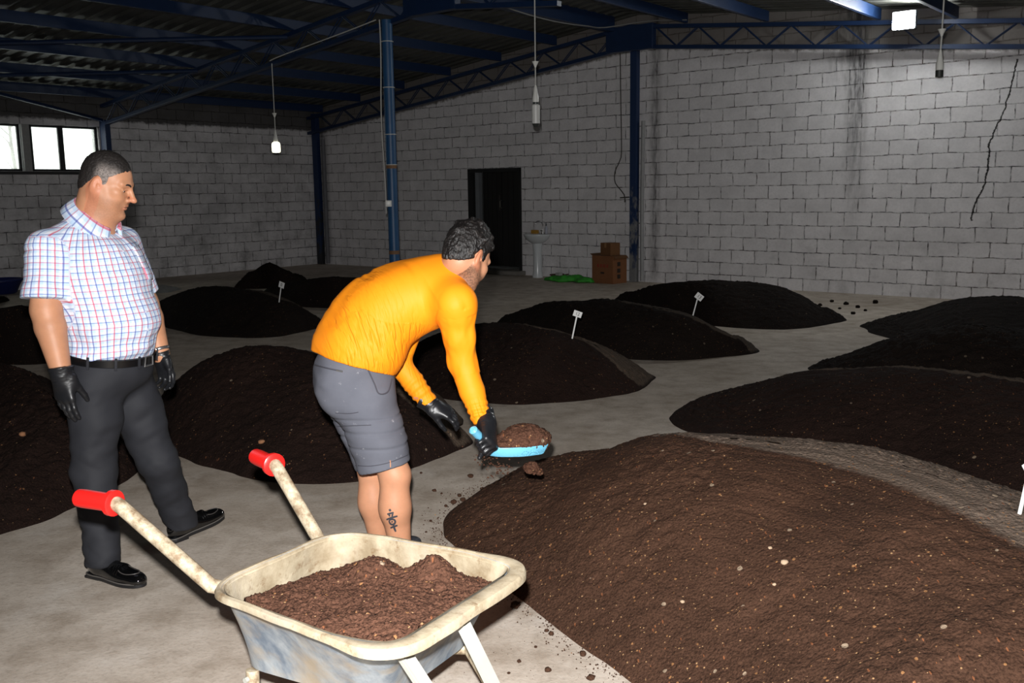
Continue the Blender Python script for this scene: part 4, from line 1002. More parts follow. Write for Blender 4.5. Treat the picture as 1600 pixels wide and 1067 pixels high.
class Head:
    def __init__(h, c, f, u, s=1.0):
        h.c = np.asarray(c, float); h.f = unit(f); h.u = unit(np.asarray(u) - (np.asarray(u) @ h.f)*h.f); h.l = np.cross(h.u, h.f); h.s = s; h.A = [h.f, h.l, h.u]
    def p(h, x, y, z): return h.c + h.s*(x*h.f + y*h.l + z*h.u)
    def loc(h, V): d = (V - h.c)/h.s; return np.stack([d @ h.f, d @ h.l, d @ h.u], 1)
    def el(h, S, c, r, k=.015, op='u', A=None): S.ell(h.p(*c), np.array(r)*h.s, A if A is not None else h.A, k*h.s, op)
    def co(h, S, a, b, ra, rb, k=.012, op='u'): S.cone(h.p(*a), h.p(*b), ra*h.s, rb*h.s, k*h.s, op)
    def build(h, S, heavy=0.0, nose=.0):
        h.el(S, (-.008, 0, .040), (.098, .077, .094), .02)
        h.el(S, (.030, 0, .015), (.066, .066, .085), .02)
        h.el(S, (.035, 0, -.045), (.055 + .008*heavy, .058 + .008*heavy, .068), .025)
        for s_ in (-1, 1):
            h.co(S, (-.005, .060*s_, -.030), (.062, .026*s_, -.098), .020 + .008*heavy, .018 + .004*heavy, .03)   # jaw
            h.el(S, (.066, .036*s_, -.030), (.024, .022, .026), .025)                              # cheek
            h.el(S, (.058, .052*s_, -.008), (.022, .014, .014), .02)                              # cheekbone
            h.co(S, (.091, .012*s_, .033), (.076, .050*s_, .030), .0105, .010, .016)               # brow
            h.el(S, (.099, .031*s_, .006), (.016, .019, .0125), .010, 's')                        # eye socket
            h.el(S, (.070, .031*s_, .004), (.0125, .015, .0125), .004)                            # orbit floor
            h.co(S, (.0895, .019*s_, .0095), (.0845, .045*s_, .0075), .0044, .0038, .004)          # upper lid
            h.co(S, (.0885, .020*s_, -.0045), (.0835, .044*s_, -.0015), .0036, .0032, .005)          # lower lid
            h.el(S, (.104, .0125*s_, -.031), (.011, .0075, .0075), .006)                           # nostril wing
            h.el(S, (-.014, .078*s_, -.002), (.019, .0085, .033), .006, A=[unit(h.f*.95 - h.l*.35*s_ + 0*h.u), unit(h.l*s_ + h.f*.35*s_*s_), unit(h.u - .22*h.f)])
            h.el(S, (-.008, .0885*s_, .001), (.0095, .006, .018), .004, 's')                       # ear hollow
            h.el(S, (-.003, .081*s_, -.004), (.005, .006, .007), .003)                             # tragus
        h.co(S, (.093, 0, .024), (.113 + nose, 0, -.020), .0085, .0115, .012)                            # nose bridge
        h.el(S, (.117 + nose, 0, -.025), (.0135, .0125, .0105), .008)
        h.el(S, (.089, 0, -.050), (.016, .026, .018), .018)                                        # muzzle
        h.co(S, (.1015, -.017, -.0575), (.1015, .017, -.0575), .0050, .0050, .005); h.el(S, (.1055, 0, -.0555), (.005, .012, .0042), .004)   # upper lip
        h.el(S, (.1010, 0, -.0685), (.0065, .017, .0058), .005)                                    # lower lip
        h.el(S, (.108, 0, -.0622), (.010, .024, .0016), .002, 's')                                 # mouth line
        h.el(S, (.092, 0, -.102), (.019, .022, .017), .018)                                        # chin
        if heavy: h.el(S, (.045, 0, -.118), (.045, .045, .026), .03)
    def attrs(h, V):
        L = h.loc(V); x, y, z = L[:, 0], L[:, 1], L[:, 2]; near = (np.abs(L) < .2).all(1)
        lip = .5*near*(x > .09)*sstep(.024, .018, np.abs(y))*sstep(-.0775, -.074, z)*sstep(-.049, -.0535, z)
        jaw = near*(x > -.03)*sstep(-.028 + 0*z, -.055, z - .0*x)*sstep(-.16, -.12, z)*(1-lip)
        up = near*(x > .085)*sstep(-.055, -.045, z)*sstep(-.034, -.040, z)*sstep(.03, .02, np.abs(y))
        red = near*np.maximum(sstep(.03, .0, np.hypot(x-.118, y)+.0*z)*(z < -.01)*(z > -.045), .7*(np.abs(y) > .073)*(x < .015)*(x > -.05)*(z < .04))
        return lip, np.maximum(jaw, up), red
    def eyes(h, parent):
        m = NT('eye'); a = m.attr('iris'); m.S(color=m.mix(a, lin((226, 220, 214)), lin((34, 22, 16))), rough=.15, spec=.6)
        for s_ in (-1, 1):
            S = SDF(h.p(.0777, .031*s_, .006) - .02, h.p(.0777, .031*s_, .006) + .02, .001); h.el(S, (.0783, .031*s_, .004), (.0123, .0145, .0112), 0); V, Q = S.mesh(1)
            L = h.loc(V); ir = sstep(.0092, .0082, np.hypot(L[:, 1]-.031*s_, L[:, 2]-.001))*(L[:, 0] > .08)
            mk('eye', V, Q, m.m, parent, True, attrs={'iris': ir})
    def brows(h, parent, mat):
        for s_ in (-1, 1):
            mb = MB(); pts = [h.p(.1005, .011*s_, .0265), h.p(.1000, .022*s_, .032), h.p(.0935, .036*s_, .0335), h.p(.083, .050*s_, .027)]
            mb.tube(spline(pts, 16), [.0022*h.s + .0022*h.s*math.sin(math.pi*min(1, (i+2)/17)) for i in range(16)], 8); mb.build('eyebrow', mat, parent)
def fabric(name, c, rough=.8, bs=300, bstr=.15, sheen=0.0, var=.08):
    t = NT(name); cc = lin(c); n_ = t.noise(9, 4)
    t.S(color=t.mix(n_, tuple(x*(1-var) for x in cc), tuple(min(1, x*(1+var)) for x in cc)), rough=rough, spec=.25, sheen=sheen, normal=t.bump(t.noise(bs, 2), bstr, .002)); return t.m
def bvh_of(o): 
    me = o.data; og = WL[o]; return BVHTree.FromPolygons([tuple(np.array(v.co) + og) for v in me.vertices], [tuple(p.vertices) for p in me.polygons])
def cast(bv, px, py):
    h = bv.ray_cast(Vector(EYE), Vector(ray(px, py)).normalized()); return (None, None) if h[0] is None else (np.array(h[0]), np.array(h[1]))
def conform_patch(bv, P, dirn, nu, nv, th):
    """P(u,v) start points; the patch lies on the cloth the rays meet"""
    T = []; ok = True
    for i in range(nu):
        for j in range(nv):
            p = P(i/(nu-1), j/(nv-1)); h = bv.ray_cast(Vector(p), Vector(dirn))
            if h[0] is None: return None
            T.append((np.array(h[0]), np.array(h[1])))
    v = [t[0] + t[1]*th for t in T] + [t[0] - t[1]*.002 for t in T]; n_ = nu*nv; f = []
    for i in range(nu-1):
        for j in range(nv-1):
            a, b, c, d = i*nv+j, (i+1)*nv+j, (i+1)*nv+j+1, i*nv+j+1; f += [(a, b, c, d), (n_+d, n_+c, n_+b, n_+a)]
    bd = [i*nv for i in range(nu)] + [(nu-1)*nv+j for j in range(1, nv)] + [i*nv+nv-1 for i in range(nu-2, -1, -1)] + [j for j in range(nv-2, 0, -1)]
    for i in range(len(bd)): a, b = bd[i], bd[(i+1) % len(bd)]; f.append((a, n_+a, n_+b, b))
    return v, f
GLOVE = NT('black nitrile glove'); GLOVE.S(color=lin((27, 28, 31)), rough=.38, spec=.5, normal=GLOVE.bump(GLOVE.noise(120, 3, .6, None, (.4, 1, 1)), .18, .003)); GLOVE = GLOVE.m
HAIRB = NT('short dark hair'); c = HAIRB.coord(); gr = HAIRB.attr('grey')
q = HAIRB.mix(HAIRB.math('MULTIPLY', gr, HAIRB.mr(HAIRB.noise(140, 3, .7, c), .2, .6)), lin((20, 17, 16)), lin((140, 130, 124)))
HAIRB.S(color=q, rough=.55, spec=.35, normal=HAIRB.bump(HAIRB.noise(240, 3, .6, c), .7, .004)); HAIRB = HAIRB.m
BROW = simple('dark brow hair', (34, 27, 24), .7)

# ------------------------------------------------------------------ the standing man
fL = unit((.95, -.30, 0)); rL = arr(fL[1], -fL[0], 0); AL = [fL, rL, ZZ]
LM = thing('person', arr(-1.60, 4.05, 0), 'stout man standing at left in a checked short sleeve shirt and black trousers', 'person')
pel = U(172, 585, 4.05); bel = U(172, 500, 4.05); che = U(151, 420, 4.05); nb_ = U(138, 352, 4.05)
RS = nb_ + rL*.185 - fL*.055 - ZZ*.095; LS = nb_ - rL*.19 - ZZ*.095
RE = U(72, 484, 3.84); RW = U(96, 582, 3.80); LE = U(226, 474, 4.30); LW = U(252, 556, 4.26)
RH = pel + rL*.095 - ZZ*.03; LH = pel - rL*.095 - ZZ*.03
RK = U(146, 735, 3.93); RA = U(159, 866, 3.86); LK = U(246, 722, 4.17); LA = U(286, 822, 4.33)
HL = Head(U(166, 289, 4.04), unit(arr(.95, .05, -.36)), ZZ, .99)
SKIN1 = skin_material('tanned skin', (190, 136, 103), (168, 98, 82))
S = SDF((-2.15, 3.5, .02), (-1.15, 4.65, 1.85), .0075, (HL.c - .20, HL.c + .21), .0026)
HL.build(S, 1.0, .008)
S.cone(HL.p(-.022, 0, -.03), nb_ + fL*.015, .074, .084, k=.03); S.cone(HL.p(.02, 0, -.09), nb_ + fL*.05, .056, .06, k=.03)
S.cone(nb_, RS, .06, .055, k=.03); S.cone(nb_, LS, .06, .055, k=.03)
S.ell(che, (.15, .18, .16), AL, .05); S.ell(bel, (.165, .175, .16), AL, .05); S.ell(pel + ZZ*.04, (.12, .14, .09), AL, .05)
for a, b, c_ in ((RS, RE, RW), (LS, LE, LW)):
    S.cone(a, b, .062, .058, k=.02); S.cone(b, b*.72+c_*.28, .058, .060, k=.02); S.cone(b*.72+c_*.28, c_, .060, .039, k=.01); S.cone(c_, c_ + unit(c_-b)*.05, .024, .016, k=.02)
for a, b, c_ in ((RH, RK, RA), (LH, LK, LA)):
    S.cone(a, b, .085, .06, k=.02); S.cone(b, c_, .055, .04, k=.02)
V, Q = S.mesh(2); lip, stub, red = HL.attrs(V)
body = mk('body', V, Q, SKIN1, LM, True, attrs={'lip': lip, 'stub': stub*.30, 'red': red})
HL.eyes(LM); HL.brows(LM, BROW)
# hair: close cropped, greying at the temple
S = SDF(HL.c - .19, HL.c + .2, .0028)
HL.el(S, (-.012, 0, .044), (.1015, .0815, .0985), 0)
HL.el(S, (-.045, 0, -.01), (.066, .069, .075), .02)
for s_ in (-1, 1): HL.co(S, (.012, .067*s_, .03), (.010, .0685*s_, -.012), .012, .009, .008)
P = S.pts(); L = HL.loc(P); w = .012*fbm(L*26, 2)
front = (.070 - .022*(np.abs(L[:, 1])/.07)**2) + w*.6
keep = (np.where(L[:, 0] < 0, -.052 + .66*(L[:, 0]+.1), .014 + .95*L[:, 0] - .25*np.maximum(0, L[:, 0]-.05)) + w*.5) - L[:, 2]
sb_ = np.maximum(np.abs(L[:, 0]-.014) - .011, np.maximum(-.018 - L[:, 2], L[:, 2]-.05))
ear = .024 - np.hypot((L[:, 0]+.014)*1.1, (L[:, 2]+.0)*.72)
keep = np.maximum(np.minimum(keep, sb_ + (np.abs(L[:, 1]) < .05)), ear)*HL.s
S.F = np.maximum(S.F, keep.reshape(S.F.shape).astype(np.float32)); V, Q = S.mesh(1); L = HL.loc(V)
V = V + vnormals(V, Q)*(.0016*vnoise(L*np.array([170, 170, 170])))[:, None]
grey = np.clip(1.0*sstep(.040, .066, np.abs(L[:, 1]))*sstep(-.045, -.005, L[:, 0])*sstep(.105, .05, L[:, 2]) + .06, 0, 1)
mk('hair', V, Q, HAIRB, LM, True, attrs={'grey': grey})

# shirt
S = SDF((-2.15, 3.6, .86), (-1.25, 4.6, 1.62), .0055)
S.ell(che, (.178, .212, .175), AL, .05); S.ell(U(160, 455, 4.05), (.185, .212, .16), AL, .06); S.ell(bel + fL*.012 + ZZ*.0, (.194, .206, .150), AL, .06)
S.ell(U(172, 545, 4.05), (.176, .19, .085), AL, .05)
S.cone(nb_ - fL*.02 - ZZ*.02, RS, .064, .074, k=.06); S.cone(nb_ - fL*.02 - ZZ*.02, LS, .064, .074, k=.06)
S.ell(nb_ - ZZ*.06 - fL*.02, (.085, .12, .08), AL, .06)
rse = RE*.90 + RS*.10 + arr(0, 0, .018); S.cone(RS + arr(0, 0, .0), rse + rL*.004, .076, .093, k=.03, cut=(False, True))
lse = LE*.85 + LS*.15; S.cone(LS, lse, .078, .082, k=.03, cut=(False, True))
S.cone(RS + (RE-RS)*.5, RE + (RE-RS)*.5, .055, .055, k=.012, op='s') if False else None
cutp = U(172, 556, 4.05); S.half(cutp, (-fL*.13 - ZZ)*1.0)
V, Q = S.mesh(2)
# which panel a point of the cloth belongs to
def segd(V, a, b):
    t = np.clip(((V-a) @ (b-a))/((b-a) @ (b-a)), 0, 1); return np.linalg.norm(V - a - t[:, None]*(b-a), axis=1), t
dR, tR = segd(V, RS + (RE-RS)*.18, RE); dLf, tL = segd(V, LS + (LE-LS)*.18, LE)
axp = np.interp(V[:, 2], [pel[2], bel[2], che[2], nb_[2]], [0, 1, 2, 3]); AX = np.array([pel, bel, che, nb_])
ac = np.stack([np.interp(axp, [0, 1, 2, 3], AX[:, k_]) for k_ in range(3)], 1)
d = V - ac; ang = np.arctan2(d @ rL, d @ fL); dt = np.hypot(d @ rL, d @ fL)
uvt = np.stack([ang*.185, V[:, 2] - .02*(d @ fL), 0*ang], 1)
def sleeve_uv(a, b):
    x = unit(b-a); e1 = unit(fL - (fL @ x)*x); e2 = np.cross(x, e1); q = V-a
    return np.stack([np.arctan2(q @ e2, q @ e1)*.078 + .01, -(q @ x), 0*ang], 1)
sr = (dR < .112)*(dR < dt*.75); sl_ = (dLf < .108)*(dLf < dt*.75)
uv = np.where(sr[:, None], sleeve_uv(RS, RE), np.where(sl_[:, None], sleeve_uv(LS, LE), uvt))
nn = vnormals(V, Q)
# folds: long soft pulls from the shoulder, blousing above the belt
fold = .0045*fbm(np.stack([ang*2.6 + V[:, 2]*2.0, V[:, 2]*3.0, dt*3], 1)*1.6, 2) + .0035*fbm(V*np.array([9, 9, 16.]), 2) + .005*vnoise(np.stack([ang*5, V[:, 2]*5, 0*ang], 1))*sstep(1.10, .97, V[:, 2])
fold += .006*np.sin((V[:, 2]-.95)*75 + ang*2)*sstep(1.03, .96, V[:, 2])*(.3+.7*(vnoise(np.stack([ang*3, 0*ang, 0*ang], 1)) > 0))
seam = -.004*sstep(.006, .0, np.abs(dR - .09))*(tR < .6)
V = V + nn*(fold + seam)[:, None]
PL = NT('checked shirt cotton'); uvn = PL.attr('plaid', 'Vector'); sx, sy, _ = PL.xyz(uvn)[:3]
def stripe(coord, period, off, half, soft=.0012):
    a = PL.math('FRACT', PL.math('DIVIDE', PL.math('ADD', coord, off + 10*period), period)); b = PL.math('ABSOLUTE', PL.math('SUBTRACT', a, .5)); return PL.mr(b, (half)/period, (half+soft)/period, 1, 0)
col = lin((232, 234, 244)); first = True
colo = PL.mix(PL.math('MULTIPLY', stripe(sy, .0255, .0, .0068), .36), col, lin((150, 196, 232)))
colo = PL.mix(PL.math('MULTIPLY', stripe(sx, .0255, .0, .0064), .36), colo, lin((150, 196, 232)))
colo = PL.mix(PL.math('MULTIPLY', stripe(sy, .051, .008, .0014), .55), colo, lin((56, 66, 150)))
colo = PL.mix(PL.math('MULTIPLY', stripe(sy, .051, .0335, .0014), .55), colo, lin((196, 60, 84)))
colo = PL.mix(PL.math('MULTIPLY', stripe(sx, .051, .0065, .0017), .68), colo, lin((58, 66, 158)))
colo = PL.mix(PL.math('MULTIPLY', stripe(sx, .051, .032, .0019), .72), colo, lin((204, 48, 72)))
PL.S(color=colo, rough=.8, spec=.2, sheen=0.0, normal=PL.bump(PL.noise(420, 2), .12, .001)); PL = PL.m
shirt = mk('shirt', V, Q, PL, LM, True, attrs={'plaid': uv})
bvS = bvh_of(shirt)
# collar
a1 = unit(fL*.80 - ZZ*.60); a3 = unit(ZZ*.80 + fL*.60); cc = U(148, 344, 4.05); v = []; uvc = []
nt = 48
for rr_, hh, ext in ((.074, .030, 0), (.088, .034, .0), (.110, -.006, .5), (.124, -.034, 1.0), (.119, -.037, 1.0), (.100, -.010, .5), (.080, .018, 0), (.070, -.02, 0)):
    for i in range(nt):
        th = math.radians(20 + (320)*i/(nt-1)); fr = sstep(95, 15, min(math.degrees(th), 360-math.degrees(th)))
        e = 1 + .16*fr*ext
        v.append(cc + a1*math.cos(th)*(rr_+.022)*e - rL*math.sin(th)*(rr_-.004)*e + a3*(hh - .014*fr*ext + .010*(1-fr))); uvc.append((hh*.8 + .02 + ext*.01, th*.09, 0))
f = []; K = 8
for r_ in range(K):
    for i in range(nt-1): f.append((r_*nt+i, r_*nt+i+1, ((r_+1) % K)*nt+i+1, ((r_+1) % K)*nt+i))
f.append(tuple(r_*nt for r_ in range(K))); f.append(tuple(r_*nt+nt-1 for r_ in range(K))[::-1])
mk('collar', v, f, PL, shirt, True, attrs={'plaid': uvc})
for px, py in ((193, 392), (204, 415), (213, 437), (221, 461), (228, 487), (231, 515), (230, 540)):
    p, n_ = cast(bvS, px, py)
    if p is not None:
        e1 = unit(np.cross(n_, ZZ)); mb = MB(); mb.lathe(p, [(.0055, -.001), (.006, .0015), (.004, .003), (.001, .0022)], 14, [e1, np.cross(n_, e1), n_]); mb.build('button', simple('pale button', (196, 200, 214), .3), shirt)
pc = U(215, 425, 4.0)
din = -unit(fL*.72 - rL*.55); e1 = unit(np.cross(ZZ, din)); cen_ = che - din*.4 + ZZ*.02
r_ = conform_patch(bvS, lambda a, b: cen_ + e1*(a-.5)*.125 + ZZ*(b-.5)*.14, din, 10, 10, .006)
if r_:
    v, f = r_; vv_ = np.array(v); dd = vv_ - np.array([che]*len(v)); an = np.arctan2(dd @ rL, dd @ fL); mk('pocket', v, f, PL, shirt, True, attrs={'plaid': np.stack([an*.185 + .004, vv_[:, 2], 0*an], 1)})
# trousers
TRO = NT('black cotton trousers'); c = TRO.coord(); TRO.S(color=TRO.mix(TRO.noise(6, 4, .6, c), lin((33, 34, 38)), lin((46, 47, 52))), rough=.72, spec=.25, sheen=0.0, normal=TRO.bump(TRO.noise(500, 2, .5, c), .15, .001)); TRO = TRO.m
S = SDF((-2.1, 3.6, .05), (-1.25, 4.6, 1.0), .006)
S.ell(pel + ZZ*.03, (.170, .186, .125), AL, .04); S.ell(pel - fL*.05 - ZZ*.05, (.11, .16, .10), AL, .05)
RKn = RK*.35 + RH*.65; S.cone(RH, RKn, .112, .104, k=.04); S.cone(RKn, RK, .104, .086, k=.02); S.cone(RK, RA + ZZ*.01, .086, .070, k=.02); S.cone(RA + ZZ*.03, RA - ZZ*.035, .070, .073, k=.01, cut=(False, True))
LKn = LK*.35 + LH*.65; S.cone(LH, LKn, .112, .102, k=.03); S.cone(LKn, LK, .102, .084, k=.02); S.cone(LK, LA + ZZ*.01, .084, .068, k=.02); S.cone(LA + ZZ*.03, LA - ZZ*.03, .068, .071, k=.01, cut=(False, True))
S.half(U(172, 549, 4.05), (ZZ + fL*.13))
V, Q = S.mesh(2); nn = vnormals(V, Q)
dr_, tr_ = segd(V, RH, RK); dl_, tl_ = segd(V, LH, LK); d3, t3 = segd(V, RK, RA); d4, t4 = segd(V, LK, LA)
fw = .0055*fbm(np.c_[V[:, 0]*6 + V[:, 2]*5, V[:, 1]*6, V[:, 2]*13 - V[:, 0]*8] + 3, 2)*1.5*sstep(.92, .75, V[:, 2]) + .004*fbm(V*np.array([9, 9, 9.]), 2)
fw += .006*np.abs(vnoise(np.c_[V[:, 0]*7 + V[:, 2]*6, V[:, 1]*7, V[:, 2]*17 + V[:, 0]*9] + 11))*np.maximum(sstep(.40, .2, V[:, 2]), .6*np.exp(-((V[:, 2]-.45)/.1)**2))
V = V + nn*fw[:, None]
tro = mk('trousers', V, Q, TRO, LM, True); bvT = bvh_of(tro)
def band(cen, a, b, A, h, th, n=64, off=None):
    v = []; f = []
    for i in range(n):
        t = 2*math.pi*i/n; e = A[0]*math.cos(t)*a + A[1]*math.sin(t)*b; o_ = unit(A[0]*math.cos(t)/a + A[1]*math.sin(t)/b)
        for q_, z_ in ((0, -h/2), (th, -h/2*.8), (th, h/2*.8), (0, h/2)): v.append(cen + e + o_*q_ + A[2]*z_)
    for i in range(n):
        j = (i+1) % n
        for k_ in range(4): f.append((i*4+k_, j*4+k_, j*4+(k_+1) % 4, i*4+(k_+1) % 4))
    return v, f
LEA = simple('black leather', (16, 16, 17), .25, spec=.6)
bt = [unit(fL - ZZ*.13), rL, unit(ZZ + fL*.13)]
bc = U(172, 553, 4.05); v, f = band(bc, .176, .187, bt, .036, .007)
belt = mk('belt', v, f, LEA, LM, True); belt.data.set_sharp_from_angle(angle=.7)
SIL = simple('silver metal', (190, 190, 192), .25, .9)
mb = MB(); bk = bc + bt[0]*.187 - rL*.012; mb.tube([bk + rL*a - 0*ZZ + bt[2]*b for a, b in ((.024, .02), (-.024, .02), (-.024, -.02), (.024, -.02))], .004, 8, closed=True); mb.build('buckle', SIL, belt)
for th in (12, 42, 75, 120, 180, -40):
    a = math.radians(th); e = bt[0]*math.cos(a)*.182 + bt[1]*math.sin(a)*.193; o_ = unit(bt[0]*math.cos(a)/.18 + bt[1]*math.sin(a)/.19)
    mb = MB(); mb.box(bc + e + o_*.003, (.011, .006, .052), [np.cross(o_, bt[2]), o_, bt[2]], .002); mb.build('belt_loop', TRO, tro)
p, n_ = cast(bvT, 121, 554)
if p is not None: mb = MB(); mb.lathe(p, [(.005, -.001), (.005, .002), (.001, .003)], 12, [unit(np.cross(n_, ZZ)), np.cross(n_, unit(np.cross(n_, ZZ))), n_]); mb.build('rivet', SIL, tro)
p, n_ = cast(bvT, 212, 600)
# gloves
hand('glove', GLOVE, RW, arr(.07, -.06, -1), fL, True, 1.16, ((6, 12, 8), (10, 14, 10), (12, 16, 10), (14, 20, 12)), (3, 0, -3, -7), ((10, -34, 0), 4), .02, .043, LM, wr=.036)
hand('glove', GLOVE, LW, arr(.22, .02, -1), fL, False, 1.0, ((24, 30, 18), (28, 34, 20), (32, 36, 20), (34, 38, 22)), (5, 1, -3, -8), ((20, -25, 0), 8), .02, .040, LM, wr=.034)
wd = unit(LW-LE); wp = LW - wd*.030; e1 = unit(np.cross(wd, (0, 1, 0))); e2 = np.cross(wd, e1)
v, f = band(wp, .041, .041, [e1, e2, wd], .016, .005, 32); wt = mk('wristwatch', v, f, SIL, LM, True)
wf = wp + unit(arr(-.3, -.9, .2) - (arr(-.3, -.9, .2) @ wd)*wd)*.045; nw = unit(wf-wp); mb = MB(); mb.lathe(wf, [(.019, -.006), (.02, .003), (.016, .006)], 20, [wd, np.cross(nw, wd), nw]); mb.build('watch_case', SIL, wt)
# shoes
PAT = simple('black patent leather', (9, 9, 10), .07, spec=.7, coat=.6); SOLE = simple('black rubber sole', (24, 24, 26), .5); STI = simple('grey welt', (88, 84, 80), .6)
def shoe(ankle, d, pitch=0.0, L_=.30, parent=None):
    d = unit(arr(d[0], d[1], 0)); sd = arr(-d[1], d[0], 0); o_ = arr(ankle[0], ankle[1], 0) - d*.065
    if pitch: x = unit(d*math.cos(pitch) + ZZ*math.sin(pitch))
    else: x = d
    up = np.cross(x, sd); A_ = [x, sd, up]
    P = lambda a, b, c_: o_ + x*a + sd*b + up*c_
    S = SDF(o_ - .16 + arr(0, 0, .12), o_ + arr(.36, .36, .26), .0032) if False else SDF(o_ + np.minimum(0, d*.35) - arr(.1, .1, .03), o_ + np.maximum(0, d*.35) + arr(.1, .1, .22), .0032)
    S.ell(P(.04, 0, .055), (.055, .037, .055), A_, .02); S.ell(P(.11, 0, .045), (.10, .039, .048), A_, .02); S.ell(P(.20, 0, .030), (.095, .046, .038), A_, .025); S.ell(P(.262, 0, .027), (.042, .036, .026), A_, .02)
    S.cone(P(.055, 0, .07), P(.05, 0, .115), .042, .040, k=.02)
    S.half(P(0, 0, .017), -up); V, Q = S.mesh(2)
    sh = mk('shoe', V, Q, PAT, parent, True)
    out = [(-.018, 0), (-.010, .027), (.03, .037), (.09, .036), (.15, .044), (.21, .049), (.255, .042), (.290, .026), (.304, 0)]
    oc = spline([(a, b, 0) for a, b in out] + [(a, -b, 0) for a, b in out[-2:0:-1]], 70, True)
    v = []; 
    for sc_, z_ in ((.97, .004), (1.0, .006), (1.0, .018), (.96, .021)): v += [P(.14 + (q_[0]-.14)*sc_, q_[1]*sc_, z_) for q_ in oc]
    f = [(r_*70+i, r_*70+(i+1) % 70, (r_+1)*70+(i+1) % 70, (r_+1)*70+i) for r_ in range(3) for i in range(70)] + [tuple(range(70))[::-1], tuple(3*70+i for i in range(70))]
    so = mk('sole', v, f, SOLE, sh, True); so.data.set_sharp_from_angle(angle=.7)
    hc = [q_ for q_ in oc if q_[0] < .075]; 
    mb = MB(); mb.box(P(.028, 0, -.004 if pitch else .006), (.085, .064, .022 if pitch else .012), A_, .003); mb.build('heel', SOLE, so)
    mb = MB(); mb.tube([P(.14 + (q_[0]-.14)*.985, q_[1]*.985, .0205) for q_ in oc], .0028, 6, closed=True); mb.build('welt', STI, so)
    bv = bvh_of(sh); T = []
    for k_ in range(24):
        b = (k_/23-.5)*.10; h = bv.ray_cast(Vector(P(.175, b, .2)), Vector(-up))
        T.append(np.array(h[0]) + up*.001 if h[0] is not None else None)
    mb = MB(); T = [q_ for q_ in T if q_ is not None]; mb.tube(T, .004, 6) if len(T) > 3 else None
    for dx in (.012, -.012): mb.tube([q_ + x*dx for q_ in T], .0035, 6)
    mb.build('shoe_strap', PAT, sh)
    T = []
    for k_ in range(30):
        t = math.radians(-120 + 240*k_/29); h = bv.ray_cast(Vector(P(.215 + .058*math.cos(t), .031*math.sin(t), .2)), Vector(-up)); 
        if h[0] is not None: T.append(np.array(h[0]) + up*.0006)
    mb = MB(); mb.tube(T, .0022, 6); mb.build('shoe_seam', simple('grey stitched seam', (70, 66, 64), .5), sh)
    return sh
shoe(RA, (.89, -.45), 0, .30, LM); shoe(LA, (.55, .84), .10, .30, LM)
bpy.context.view_layer.update()

# ------------------------------------------------------------------ the bending man
fO = unit((.76, .65, 0)); rO = arr(fO[1], -fO[0], 0)
OM = thing('person', arr(-.50, 3.86, 0), 'bending man in an orange long sleeve top and grey shorts, holding a blue scoop', 'person')
sp = unit(arr(.30, .12, .95))
S0, S1, S2, S3 = U(558, 552, 3.87), U(597, 489, 3.90), U(640, 464, 3.92), U(676, 452, 3.92)
NB2 = U(700, 430, 3.92)
oRS, oLS = U(712, 474, 3.74), U(664, 440, 4.10)
oRE, oRW = U(722, 566, 3.78), U(753, 656, 3.72); oLE, oLW = U(622, 566, 4.12), U(668, 627, 4.10)
oPel = U(552, 592, 3.87); oRH, oLH = U(572, 622, 3.79), U(545, 612, 3.98)
oRK, oRA = U(617, 742, 3.78), U(628, 872, 3.80); oLK, oLA = U(582, 735, 4.00), U(596, 862, 4.02)
HO = Head(U(728, 404, 3.86), arr(.50, .66, -.56), ZZ, 1.0)
SKIN2 = skin_material('fair tanned skin', (192, 138, 106), (164, 98, 82))
S = SDF((-1.0, 3.45, .02), (.15, 4.4, 1.55), .0065, (HO.c - .17, HO.c + .18), .0027)
HO.build(S, 0, 0)
S.cone(HO.p(-.030, 0, -.03), NB2, .060, .066, k=.03)
S.cone(NB2, oRS, .06, .05, k=.03); S.cone(NB2, oLS, .06, .05, k=.03)
S.cone(S0, S1, .12, .12, k=.03); S.cone(S1, S2, .12, .12, k=.03); S.cone(S2, S3, .12, .11, k=.03); S.cone(S3, NB2, .10, .06, k=.03); S.ell(oPel, (.12, .15, .12), [fO, rO, ZZ], .04)
for a, b, c_ in ((oRS, oRE, oRW), (oLS, oLE, oLW)):
    S.cone(a, b, .045, .042, k=.02); S.cone(b, c_, .042, .03, k=.02); S.cone(c_, c_ + unit(c_-b)*.04, .022, .014, k=.02)
for a, b, c_, w_ in ((oRH, oRK, oRA, 1), (oLH, oLK, oLA, .98)):
    S.cone(a, b, .085*w_, .062*w_, k=.02); S.ell(b, (.060*w_,)*3, k=.02); m_ = b*.62 + c_*.38
    S.cone(b, m_ - fO*.012, .058*w_, .061*w_, k=.02); S.cone(m_ - fO*.012, c_, .061*w_, .040*w_, k=.03); S.ell(b*.7+c_*.3 - fO*.020 + rO*.006, (.05, .05, .10), [fO, rO, ZZ], .03)
    ft = arr(c_[0], c_[1], 0); S.cone(c_, ft + ZZ*.05 + fO*.05, .038, .035, k=.02); S.cone(ft + ZZ*.04 + fO*.02, ft + ZZ*.035 + fO*.15, .035, .03, k=.02)
V, Q = S.mesh(2); lip, stub, red = HO.attrs(V)
bodyO = mk('body', V, Q, SKIN2, OM, True, attrs={'lip': lip, 'stub': stub*.85, 'red': red})
HO.eyes(OM); HO.brows(OM, BROW)
